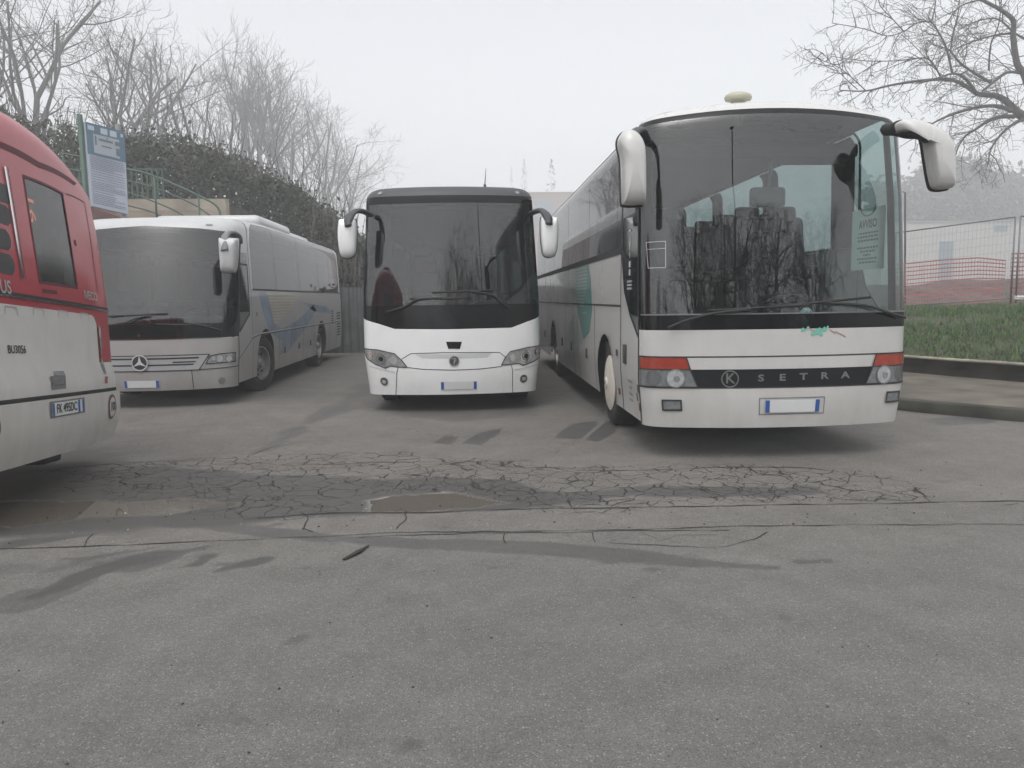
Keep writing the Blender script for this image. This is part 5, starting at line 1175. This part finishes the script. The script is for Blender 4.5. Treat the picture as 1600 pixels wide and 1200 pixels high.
lp = empty('street_lamp', Matrix.Translation((4.0, -5.2, 0)), 'thin street lamp reflected in the right coach windscreen', 'street lamp')
mb = MB(); mb.tube([(0, 0, 0), (0, 0, 5), (0, .03, 10.4)], [.09, .075, .05], 10); mb.build('pole', Mplast, lp, smooth=True)
mb = MB(); mb.box((0, .12, 10.5), (.34, .6, .22), bev=.06); mb.build('lamp_head', Mplast, lp, smooth=True)
# ------------------------------------------------------------------ corrugated metal fence across the back
mf = empty('metal_fence', Matrix.Translation((0, 21.7, 0)), 'grey corrugated metal fence behind the silver and middle coaches', 'fence')
x0 = -5.6
k = 0
while x0 < 6:
    wdt = 1.25; mb = MB(); n = 40; prof = []
    for i in range(n + 1):
        t = i / n * wdt; ph = (t / .21) % 1; prof.append((x0 + t, -.035 if .25 < ph < .65 else (0 if ph > .75 or ph < .15 else -.018)))
    mb.add([(x, y, .06) for x, y in prof] + [(x, y, 1.88) for x, y in prof], [(i, i + 1, n + 2 + i, n + 1 + i) for i in range(n)])
    mb.build('panel', mat('weathered_zinc', (.125, .13, .13), .55, metal=.2, var=.25, vscale=2.2), mf)
    mb = MB(); mb.box((x0 + wdt + .03, .0, .98), (.06, .09, 1.96)); mb.build('post', mat('post_zinc', (.10, .10, .10), .5, metal=.3), mf); x0 += wdt + .06; k += 1
# ------------------------------------------------------------------ terrace wall, ramp with railing, sign board
mb = MB(); xl, xr = -15.5, at(352, 312, 19.9).x; zt_ = at(260, 311, 19.9).z; mb.box(((xl + xr) / 2, 20.05, zt_ / 2), (xr - xl, .3, zt_)); 
for i in range(9): 
    z_ = .5 * i + .3
    if z_ < zt_: mb.box(((xl + xr) / 2, 19.897, z_), (xr - xl, .006, .018))
tw = mb.build('terrace_wall', mat('beige_stone', (.27, .24, .195), .9, var=.3, vscale=1.6, bump=.3, bscale=9), None); tag(tw, 'beige stone terrace wall behind the green railing', 'wall')
mb = MB(); a0 = at(60, 292, 18.9); a1 = at(350, 398, 18.9)
mb.add([(a0.x, 18.75, 0), (a1.x, 18.75, 0), (a1.x, 18.75, a1.z), (a0.x, 18.75, a0.z), (a0.x, 19.85, 0), (a1.x, 19.85, 0), (a1.x, 19.85, a1.z), (a0.x, 19.85, a0.z)], [(0, 1, 2, 3), (4, 7, 6, 5), (3, 2, 6, 7), (0, 3, 7, 4), (1, 5, 6, 2)])
tag(mb.build('ramp', mat('red_brown_render', (.115, .062, .055), .85, var=.2, vscale=3), None), kind='structure')
rl = empty('railing', Matrix.Translation((0, 0, 0)), 'green tubular railing sloping down in front of the beige wall', 'railing')
Mgr = mat('green_paint', (.045, .085, .065), .5, var=.2)
for pts in ([(96, 240), (130, 246), (197, 264), (225, 270), (270, 287), (315, 308), (335, 319), (343, 330), (346, 350)], [(96, 262), (197, 282), (248, 296), (300, 318), (330, 338)], [(96, 280), (197, 300), (240, 315), (275, 330), (310, 352)], [(150, 305), (200, 321), (240, 332), (290, 358)]):
    mb = MB(); mb.tube(smoothpts([at(x, y, 18.95) for x, y in pts], 4), .024 if pts[0][1] == 240 else .018, 7); mb.build('rail', Mgr, rl, smooth=True)
for x, yt, yb in ((98, 240, 320), (150, 251, 340), (241, 276, 362), (310, 306, 386), (345, 336, 398)):
    p_, q_ = at(x, yt, 18.95), at(x, yb, 18.95); mb = MB(); mb.tube([(p_.x, 18.95, q_.z), (p_.x, 18.95, p_.z)], .024, 7); mb.build('post', Mgr, rl, smooth=True)
pf = empty('picket_fence', Matrix.Translation((0, 20.7, 0)), 'dark green bar fence on the terrace beside the sign board', 'fence')
mb = MB()
for i in range(34): x = at(205, 290, 20.7).x - i * .13 + .8; mb.box((x, 0, 4.55), (.035, .03, .85))
mb.build('bars', Mgr, pf); mb = MB(); xa, xb = at(205, 290, 20.7).x + .9, at(205, 290, 20.7).x - 3.6
for z_ in (4.2, 4.95): mb.box(((xa + xb) / 2, .03, z_), (abs(xb - xa), .03, .05))
mb.build('crossbars', Mgr, pf)
# terrace floor behind the wall
mb = MB(); mb.box(((xl + xr) / 2, 23.0, zt_ / 2 - .05), (xr - xl, 5.6, zt_ - .1)); tag(mb.build('terrace', mat('dark_soil', (.05, .045, .035)), None), kind='structure')
sb_ = empty('sign_board', Matrix.Translation((0, 0, 0)), 'tall white and blue information board above the silver coach, beside the red bus', 'sign')
c4 = [at(133, 190, 14.2), at(194, 205.5, 15.0), at(200.5, 335, 15.0), at(144, 322, 14.2)]
nrm = (c4[1] - c4[0]).cross(c4[3] - c4[0]).normalized(); nrm = nrm if nrm.y < 0 else -nrm
def SP(s_, t_, o_=0): return c4[0].lerp(c4[1], s_).lerp(c4[3].lerp(c4[2], s_), t_) + nrm * o_
def sq(mb, s0, t0, s1, t1, o_): mb.add([SP(s0, t0, o_), SP(s1, t0, o_), SP(s1, t1, o_), SP(s0, t1, o_)], [(0, 1, 2, 3)])
mb = MB(); mb.add([SP(*p, o_) for o_ in (0, -.05) for p in ((0, 0), (1, 0), (1, 1), (0, 1))], [(0, 1, 2, 3), (7, 6, 5, 4), (0, 4, 5, 1), (1, 5, 6, 2), (2, 6, 7, 3), (3, 7, 4, 0)]); bd = mb.build('board', mat('board_white', (.40, .43, .50), .5), sb_)
mb = MB(); sq(mb, 0, 0, 1, .375, .004); mb.build('header', mat('board_blue', (.10, .17, .225), .5), bd)
mb = MB(); [sq(mb, a, t0, b_, t1, .008) for a, b_, t0, t1 in ((.04, .2, .03, .085), (.36, .54, .03, .10), (.60, .78, .03, .10), (.88, .95, .04, .08))]; mb.build('header_logos', mat('board_logo', (.42, .47, .52), .5), bd)
mb = MB(); sq(mb, .16, .12, .84, .345, .008); mb.build('picture', mat('board_picture', (.34, .37, .40), .5), bd)
mb = MB(); [sq(mb, a, t0, b_, t1, .011) for a, b_, t0, t1 in ((.30, .66, .16, .185), (.36, .62, .235, .25), (.20, .24, .14, .25), (.72, .84, .15, .20), (.74, .84, .23, .32), (.50, .54, .13, .15))]; mb.build('picture_detail', mat('board_ink', (.12, .16, .20), .5), bd)
mb = MB(); rnd = random.Random(2); t_ = .395
while t_ < .97:
    s_ = .05; e_ = rnd.choice((.93, .95, .9, .62, .66)) if t_ > .5 else .95
    while s_ < e_: L_ = rnd.uniform(.04, .12); sq(mb, s_, t_, min(e_, s_ + L_), t_ + .0085, .005); s_ += L_ + .012
    t_ += .0205 if t_ < .52 else rnd.choice((.022, .022, .03))
mb.build('text_lines', mat('board_text', (.20, .23, .28), .6), bd)
for s_ in (-.035, .92):
    p_ = SP(s_, .0, -.08); mb = MB(); mb.tube([(p_.x, p_.y, 0), (p_.x, p_.y, p_.z + .12)], .045, 10); mb.build('post', Mgr if s_ < 0 else Mgrey, sb_, smooth=True)
# ------------------------------------------------------------------ right side: kerb, pavement, low wall, grass bank
K = [(4.25, 30), (4.3, 16), (4.75, 12.4), (5.15, 10.6)] + [tuple(gnd(x, y)[:2]) for x, y in ((1430, 645), (1480, 648.5), (1540, 654), (1600, 661))] + [(7.4, 8.1), (9.5, 6.9), (14, 5.2), (40, -2)]
W0 = [at(1418, 586, 12.85), at(1500, 593, 11.95), at(1600, 603, 11.1)]
Wl = [(4.7, 30), (5.2, 19), (6.3, 15.2)] + [(p.x, p.y) for p in W0] + [(8.8, 9.6), (10.6, 8.2), (15, 6.6), (40, 0)]
def resample(L_, n):
    L_ = np.array(L_); d = np.concatenate([[0], np.cumsum(np.hypot(*np.diff(L_, axis=0).T))]); t = np.linspace(0, d[-1], n); out = np.stack([np.interp(t, d, L_[:, 0]), np.interp(t, d, L_[:, 1])], 1)
    for _ in range(2): out[1:-1] = (out[:-2] + 2 * out[1:-1] + out[2:]) / 4
    return out
def offs(L_, o_):
    t = np.gradient(L_, axis=0); t /= np.linalg.norm(t, axis=1)[:, None]; return L_ + np.stack([-t[:, 1], t[:, 0]], 1) * o_
def ribbon(name, lines, m, kind=None, smooth=False):
    n = len(lines[0][0]); V = np.concatenate([np.column_stack([l, np.full(n, z) if np.isscalar(z) else z]) for l, z in lines]); f = []
    for k in range(len(lines) - 1):
        a = np.arange(n - 1) + k * n; f.append(np.stack([a, a + 1, a + n + 1, a + n], 1))
    o = fastmesh(name, V, np.concatenate(f), m, smooth=smooth)
    if kind: tag(o, kind=kind)
    return o
Kr = resample(K, 220); Wr = resample(Wl, 220)
jk = rng.normal(0, .012, 220)
Mkerb = mat('mossy_kerb_stone', (.040, .039, .031), .9, var=.5, vscale=3, bump=.4, bscale=14)
ribbon('kerb', [(Kr, 0.0), (Kr, .13 + jk * .3), (offs(Kr, .03), .145 + jk * .3), (offs(Kr, .14), .15)], Mkerb, 'structure')
ribbon('pavement', [(offs(Kr, .14), .148), (Wr, .155)], mat('dirty_pavement', (.105, .092, .072), .9, var=.4, vscale=1.8, bump=.4, bscale=12), 'structure')
o = ribbon('retaining_wall', [(Wr, .14), (Wr, .40 + jk * .4), (offs(Wr, -.02), .405 + jk * .4), (offs(Wr, -.02), .435 + jk * .4), (offs(Wr, .16), .44), (offs(Wr, .16), .2)], [mat('mossy_low_wall', (.032, .030, .023), .9, var=.6, vscale=2.5, bump=.4, bscale=10), mat('pale_coping', (.27, .25, .19), .9, var=.4, vscale=4)])
o.data.polygons.foreach_set('material_index', np.repeat([0, 1, 1, 1, 0], 219).astype(np.int32)); tag(o, 'low mossy retaining wall with a pale coping under the grass bank', 'wall')
FL = [(6.2, 34), (8.6, 25), (11.1, 19.9), (12.75, 18.25), (14.6, 16.5), (17, 14.5), (21, 12), (40, 5)]
Fr = resample(FL, 220); bot = offs(Wr, .10); LN = []
zf_ = np.interp(np.linspace(0, 1, 220), [0, .3, .45, 1], [1.15, 1.15, 1.33, 1.7])
for k in range(13):
    t = k / 12; Lk = bot * (1 - t) + Fr * t; z = .42 + (zf_ - .42) * (t ** .85) + (fbm(Lk, .9, 31) - .5) * .22 * min(1, t * 4) * (1 if k < 12 else 0); LN.append((Lk, z))
LN.append((Fr + [1.5, 2.5], zf_ + .0)); LN.append((Fr + [25, 60], zf_ + .3))
Mgs = mat('grass_soil', (.045, .052, .026), .95, var=.5, vscale=3, bump=.5, bscale=12)
ribbon('grass_bank', LN, Mgs, 'structure', True)
r = np.random.default_rng(17); n = 60000; ui = r.uniform(60, 190, n); tt = r.uniform(0.0, .97, n) ** 1.05; i0 = ui.astype(int); fr_ = ui - i0
k0 = np.minimum((tt * 12).astype(int), 11); fk = tt * 12 - k0; XY = np.array([l for l, z in LN[:13]]); ZZ = np.array([z for l, z in LN[:13]])
def smp(A): return ((A[k0, i0].T * (1 - fr_) + A[k0, i0 + 1].T * fr_) * (1 - fk) + (A[k0 + 1, i0].T * (1 - fr_) + A[k0 + 1, i0 + 1].T * fr_) * fk).T
bxy = smp(XY); bz = smp(ZZ); keep = (bxy[:, 1] < 24) & (bxy[:, 0] < 18) & (fbm(bxy, .8, 77) + r.random(n) * .35 > .52); bxy = bxy[keep]; bz = bz[keep]; n = len(bxy)
hh = r.uniform(.05, .15, n); a = r.uniform(0, 6.28, n); le = r.normal(0, .05, (n, 2)); w_ = .012
V = np.stack([np.column_stack([bxy[:, 0] - np.cos(a) * w_, bxy[:, 1] - np.sin(a) * w_, bz - .01]), np.column_stack([bxy[:, 0] + np.cos(a) * w_, bxy[:, 1] + np.sin(a) * w_, bz - .01]), np.column_stack([bxy + le, bz + hh])], 1).reshape(-1, 3)
tag(fastmesh('grass', V, np.arange(3 * n).reshape(n, 3), [mat('grass_green', (.065, .130, .030), .8), mat('grass_dark', (.035, .075, .022), .8), mat('grass_dry', (.13, .13, .06), .8)], mi=r.choice(3, n, p=(.5, .38, .12))), 'short green grass covering the bank beyond the low wall', 'grass', kind='stuff')
for px_, py_, Y, s_, lb in ((1443, 514.5, 15.5, .05, 'tiny white scrap of litter low in the grass beside the right coach'), (1593, 465, 18, .09, 'crumpled white bag in the grass at the foot of the fence')):
    p_ = at(px_, py_, Y); mb = MB(); rr = random.Random(int(px_)); mb.box((0, 0, 0), (s_ * 2.6, s_, s_), bev=s_ * .3); mb.v = [(x * rr.uniform(.6, 1.2), y * rr.uniform(.6, 1.2), z * rr.uniform(.5, 1.3)) for x, y, z in mb.v]
    tag(mb.build('litter', mat('litter_white', (.55, .55, .53), .7), None, loc=p_), lb, 'litter')
# mesh fence panels with orange netting behind
Mgal = mat('galvanised', (.16, .165, .17), .5, metal=.4)
def mesh_panel(A, B, zA, zB, hA, hB, label):
    root = empty('fence_panel', Matrix.Translation((A[0], A[1], zA)), label, 'fence panel', 'temporary mesh fence panels'); d = Vector((B[0] - A[0], B[1] - A[1], zB - zA))
    pt = lambda s_, t_: d * s_ + Vector((0, 0, (hA + (hB - hA) * s_) * t_))
    mb = MB(); mb.tube([pt(0, -.05), pt(0, 1)], .021, 8); mb.tube([pt(1, -.05), pt(1, 1)], .021, 8); mb.tube([pt(0, 1), pt(1, 1)], .017, 8); mb.tube([pt(0, .04), pt(1, .04)], .017, 8); mb.build('frame', Mgal, root, smooth=True)
    mb = MB()
    for i in range(1, 30): mb.tube([pt(i / 30, .04), pt(i / 30, 1)], .0022, 3, cap=False)
    for i in range(1, 10): mb.tube([pt(0, i / 10), pt(1, i / 10)], .0022, 3, cap=False)
    mb.build('wire_mesh', Mgal, root)
    return pt
Fp = [at(1395, 484, 20.1), at(1579, 471, 18.2), at(1587, 471, 18.1), at(1800, 458, 16.2)]; Ft = [at(1395, 364, 20.1), at(1579, 339, 18.2), at(1587, 338, 18.1), at(1800, 335, 16.2)]
mesh_panel(Fp[0], Fp[1], Fp[0].z, Fp[1].z, Ft[0].z - Fp[0].z, Ft[1].z - Fp[1].z, 'wide wire mesh fence panel on the bank beside the right coach')
mesh_panel(Fp[2], Fp[3], Fp[2].z, Fp[3].z, Ft[2].z - Fp[2].z, Ft[3].z - Fp[3].z, 'wire mesh fence panel cut off by the right edge')
p_ = at(1380, 490, 20.3); q_ = at(1380, 366, 20.3)
Mnet = mat('orange_red_net', (.40, .17, .17), .8)
def net(A, B, z0A, z0B, tops, label):
    mb = MB(); n = 40; nh = 11
    def zt(s_): return np.interp(s_, [t[0] for t in tops], [t[1] for t in tops])
    pt = lambda s_, t_: Vector((A[0] + (B[0] - A[0]) * s_, A[1] + (B[1] - A[1]) * s_ + .25, (z0A + (z0B - z0A) * s_) * (1 - t_) + zt(s_) * t_))
    for i in range(n + 1):
        s_ = i / n; w_ = .0035 / abs(B[0] - A[0]) ; mb.add([pt(s_ - w_, 0), pt(s_ + w_, 0), pt(s_ + w_, 1), pt(s_ - w_, 1)], [(0, 1, 2, 3)])
    for j in range(nh + 1):
        t_ = j / nh; hw_ = .016 if j in (0, nh) else (.03 if j == 3 else .014)
        for i in range(n): a, b_ = pt(i / n, t_), pt((i + 1) / n, t_); mb.add([a - Vector((0, 0, hw_)), b_ - Vector((0, 0, hw_)), b_ + Vector((0, 0, hw_)), a + Vector((0, 0, hw_))], [(0, 1, 2, 3)])
    tag(mb.build('safety_net', Mnet, None), label, 'safety net', 'orange safety nets')
zz_ = lambda x, y, Y: at(x, y, Y).z
net(Fp[0], Fp[1], Fp[0].z, Fp[1].z + .02, [(0, zz_(1400, 414, 20.1)), (.5, zz_(1500, 405, 19.1)), (.78, zz_(1535, 402, 18.6)), (1, zz_(1577, 407, 18.4))], 'orange safety net strung along the wide mesh panel')
net(Fp[2], Fp[3], Fp[2].z, Fp[3].z, [(0, zz_(1588, 396, 18.2)), (1, zz_(1800, 390, 16.3))], 'orange safety net on the mesh panel cut off by the right edge')
mb = MB(); a = at(1414, 482, 20.4); t_ = at(1414.5, 301, 20.4); b_ = at(1408, 299, 20.4); mb.tube([a, t_, b_], .022, 7); tag(mb.build('pole', Mgal, None, smooth=True), 'thin bent metal pole right beside the right coach windscreen edge', 'pole')
# soil mound and pale building beyond the fence
mb = MB(); n = 60; rows = []
for j, (yo, hz) in enumerate(((0, 0), (1.0, .55), (2.2, .85), (3.6, .9), (5.5, .5), (7, -.2))):
    for i in range(n + 1): x = 9 + 16 * i / n; mb.v.append((x + yo * .4, 23.5 - (x - 9) * .35 + yo, 1.0 + hz * (1 + .05 * math.sin(x * 1.1 + j) + .05 * math.sin(x * 2.7)) * (.75 + .25 * min(1, (x - 9) / 6))))
for j in range(5):
    for i in range(n): mb.f.append([j * (n + 1) + i, j * (n + 1) + i + 1, (j + 1) * (n + 1) + i + 1, (j + 1) * (n + 1) + i]); mb.mi.append(0)
tag(mb.build('soil_mound', mat('brown_soil', (.085, .075, .068), .95, var=.4, vscale=2, bump=.5, bscale=5), None, smooth=True), kind='structure')
def house(label, x0, x1, Y, zb, zt, wins, m, depth=8, pitched=False):
    root = empty('building', Matrix.Translation(((x0 + x1) / 2, Y, zb)), label, 'building'); W_ = x1 - x0; H = zt - zb
    mb = MB(); mb.box((0, depth / 2, H / 2), (W_, depth, H)); mb.build('wall', m, root)
    mb = MB(); mb.box((0, depth / 2, H + .08), (W_ + .3, depth + .3, .16)); mb.build('roof', mat('flat_roof_grey', (.30, .30, .30), .8), root)
    for x, z, w_, h_ in wins:
        mb = MB(); mb.box((x - (x0 + x1) / 2, -.02, z - zb), (w_ + .14, .06, h_ + .14)); f = mb.build('window', mat('window_frame_grey', (.30, .33, .34), .6), root)
        mb = MB(); mb.box((x - (x0 + x1) / 2, -.06, z - zb), (w_, .03, h_)); mb.build('pane', mat('pane_blue_grey', (.16, .22, .24), .3), f)
    return root
Yb = 100; A_ = at(1380, 350, Yb); B_ = at(1720, 350, Yb); zt2 = at(1500, 347, Yb).z
house('long pale building in the fog beyond the mesh fence', A_.x, B_.x, Yb, .8, zt2, [(at(1478, 400, Yb).x, at(1478, 405, Yb).z - .2, 1.9, 5.0), (at(1564, 357, Yb).x, at(1564, 357, Yb).z, 1.7, .8)], mat('pale_render', (.40, .385, .37), .9, var=.06, vscale=.8))
house('faint pinkish apartment block far away between the middle and right coaches', at(826, 300, 190).x, at(900, 300, 190).x, 190, 0, at(850, 301, 190).z, [(at(x, y, 190).x, at(x, y, 190).z, 2.4, 2.8) for x in (842, 858) for y in (322, 345)], mat('pink_render', (.30, .22, .19), .9), 12)
# foggy trees beyond
def crown_tree(label, c, h, w_, seed, kind='round', group=None):
    root = empty('evergreen_tree' if kind == 'round' else 'poplar', Matrix.Translation(c), label, 'tree', group); r = np.random.default_rng(seed); n = 9000 if kind == 'round' else 380
    mb = MB(); mb.tube([(0, 0, 0), (.1, 0, h * .4), (0, 0, h * .85)], [.22, .16, .05], 8); mb.build('trunk', Mbarkd, root, smooth=True)
    if kind == 'round':
        cl = r.normal(size=(26, 3)) * [w_ * .36, w_ * .3, h * .13] + [0, 0, h * .72]; P_ = cl[r.integers(0, 26, n)] + r.normal(size=(n, 3)) * [w_ * .11, w_ * .11, h * .06]
    else:
        t = r.random(n); rad = w_ * .5 * (1 - t) ** .6 * np.clip(t * 6, .3, 1) * r.random(n) ** .5; a = r.uniform(0, 6.28, n); P_ = np.column_stack([rad * np.cos(a), rad * np.sin(a), h * (.1 + .9 * t)])
    leafcloud('crown', P_, w_ * .05, root, seed, None if kind == 'round' else [Mbark] * 4)
FT = 'evergreens in the fog beyond the pale building'
for lb, x, yt, Y, w_, sd_ in (('round evergreen in the fog right beside the right mirror of the tall coach', 1462, 283, 160, 15, 1), ('wide umbrella shaped evergreen fading in fog above the pale building', 1525, 268, 175, 20, 2), ('faint evergreen in the fog at the right edge', 1592, 286, 165, 16, 3), ('low rounded evergreen in the fog, left of the others', 1425, 320, 150, 11, 4)):
    p_ = at(x, yt, Y); crown_tree(lb, Vector((p_.x, Y, 1.0)), p_.z - 1.0, w_, sd_, group=FT)
for lb, x, yt, Y, w_, sd_ in (('thin ghostly poplar above the antenna of the middle coach', 799, 262, 215, 5, 11), ('faint tall poplar above the right corner of the middle coach', 819, 248, 210, 5, 12), ('faint poplar beside the roof line of the right coach', 862, 250, 215, 8, 13)):
    p_ = at(x, yt, Y); crown_tree(lb, Vector((p_.x, Y, 0)), p_.z, w_, sd_, 'poplar', group='poplars lost in the fog')
# right-hand overhanging bare tree (trunk stands just outside the frame)
YT = 42.0; KT = 2.47
rt = empty('bare_tree', Matrix.Translation((0, 0, 0)), 'big bare tree whose crooked boughs hang in from the right edge', 'tree')
mb = MB(); fk_ = at(1625, 195, YT); mb.tube(smoothpts([Vector((fk_.x + 1.2, YT + .5, .9)), Vector((fk_.x + 1.0, YT + .4, 5.0)), Vector((fk_.x + .5, YT, 9.0)), fk_], 4), [.27 * KT] * 4 + [.24 * KT] * 5 + [.21 * KT] * 4, 12, cap=False)
mb.build('trunk', Mbarkd, rt, smooth=True)
limbs = [([(1625, 195), (1600, 182), (1585, 171), (1572, 158), (1555, 149.5), (1529, 147), (1516, 138.7), (1490, 125.7), (1455, 124.6), (1398, 132), (1353, 142), (1312, 141)], .16, .012),
         ([(1526, 147), (1509, 123.5), (1490, 115), (1468, 121), (1430, 131)], .06, .012), ([(1625, 195), (1612, 150), (1600, 115), (1589, 99), (1583, 56), (1583, 32), (1563, 15), (1535, 0), (1490, -30), (1440, -80)], .14, .03),
         ([(1580, 173), (1560, 166), (1531, 167), (1490, 178), (1457, 193), (1430, 215)], .08, .012), ([(1600, 115), (1575, 113), (1553, 128), (1535, 142)], .05, .03), ([(1550, 130), (1520, 112.7), (1500, 98), (1485, 80), (1478, 76)], .05, .018),
         ([(1488, 115), (1479, 76), (1466, 50), (1455, 35), (1433, 36), (1412, 49), (1386, 56), (1350, 45), (1300, 36)], .035, .009), ([(1585, 182), (1560, 183), (1541, 191), (1523, 203), (1509, 212), (1498, 228), (1494, 241)], .07, .014),
         ([(1610, 184), (1590, 190), (1574, 201), (1560, 215), (1548, 234), (1544, 256)], .07, .014), ([(1470, 121), (1461, 104), (1450, 92), (1430, 91), (1400, 95), (1350, 95), (1300, 88)], .03, .008), ([(1583, 52), (1555, 55), (1520, 65), (1490, 78)], .04, .015),
         ([(1600, 60), (1583, 50), (1560, 30), (1530, 32), (1500, 45)], .04, .015), ([(1620, 40), (1605, 10), (1600, -40)], .08, .03), ([(1545, 110), (1548, 70), (1560, 40), (1565, 0)], .03, .01), ([(1530, 0), (1500, 10), (1480, 35), (1475, 40)], .03, .012),
         ([(1485, 80), (1490, 50), (1497, 20), (1500, -10)], .03, .012), ([(1455, 35), (1460, 15), (1464, -10)], .025, .01), ([(1412, 49), (1395, 30), (1375, 8), (1370, -20)], .02, .008), ([(1353, 142), (1335, 125), (1310, 105), (1278, 92)], .018, .008), ([(1340, 140), (1310, 112), (1285, 82)], .014, .007)]
mb = MB(); rnd = random.Random(77)
for pts, ra, rb_ in limbs:
    dz = rnd.uniform(-1.0, 1.0); W_ = []
    for i, (x, y) in enumerate(pts): W_.append(at(x, y, YT + dz * KT * i / len(pts) * 1.4))
    S_ = smoothpts(W_, 4); k = len(S_); mb.tube(S_, [(ra + (rb_ - ra) * (i / k) ** .7) * .74 * KT for i in range(k)], 8 if ra > .05 else 6, cap=False)
    for i in range(3, k, 1):
        for _ in range(2):
            if rnd.random() < .5:
                t = (S_[i] - S_[i - 1]).normalized(); s_ = Vector((rnd.gauss(0, 1), rnd.gauss(0, 1), rnd.gauss(-.1, 1))).normalized(); nd = (t * .55 + s_ * .8 + Vector((-.25, 0, 0))).normalized()
                grow(mb, S_[i], nd, rnd.uniform(.5, 1.5) * KT * (1 - .55 * i / k), rnd.uniform(.007, .013) * KT, 3 if rnd.random() < .35 else 2, rnd, trop=-.05, maxl=4, kids=(4, 4, 3, 3), minr=.0038 * KT, sides=(5, 5, 4, 3, 3), spread=.8, jit=.20, lf=(.4, .65))
mb.build('branches', Mbarkd, rt, smooth=True)
# ------------------------------------------------------------------ fog
mb = MB(); mb.box((0, 97, 24), (300, 330, 50.0)); hz = mb.build('haze', [], None)
hm = bpy.data.materials.new('fog'); hm.use_nodes = True; N = hm.node_tree.nodes; N.clear(); oo = N.new('ShaderNodeOutputMaterial'); pv = N.new('ShaderNodeVolumePrincipled')
pv.inputs['Color'].default_value = (.93, .94, .96, 1); pv.inputs['Density'].default_value = HAZE; pv.inputs['Anisotropy'].default_value = 0.15; hm.node_tree.links.new(pv.outputs[0], oo.inputs['Volume'])
hz.data.materials.append(hm); tag(hz, 'thin pale fog filling the air over the whole place', 'fog', kind='stuff')
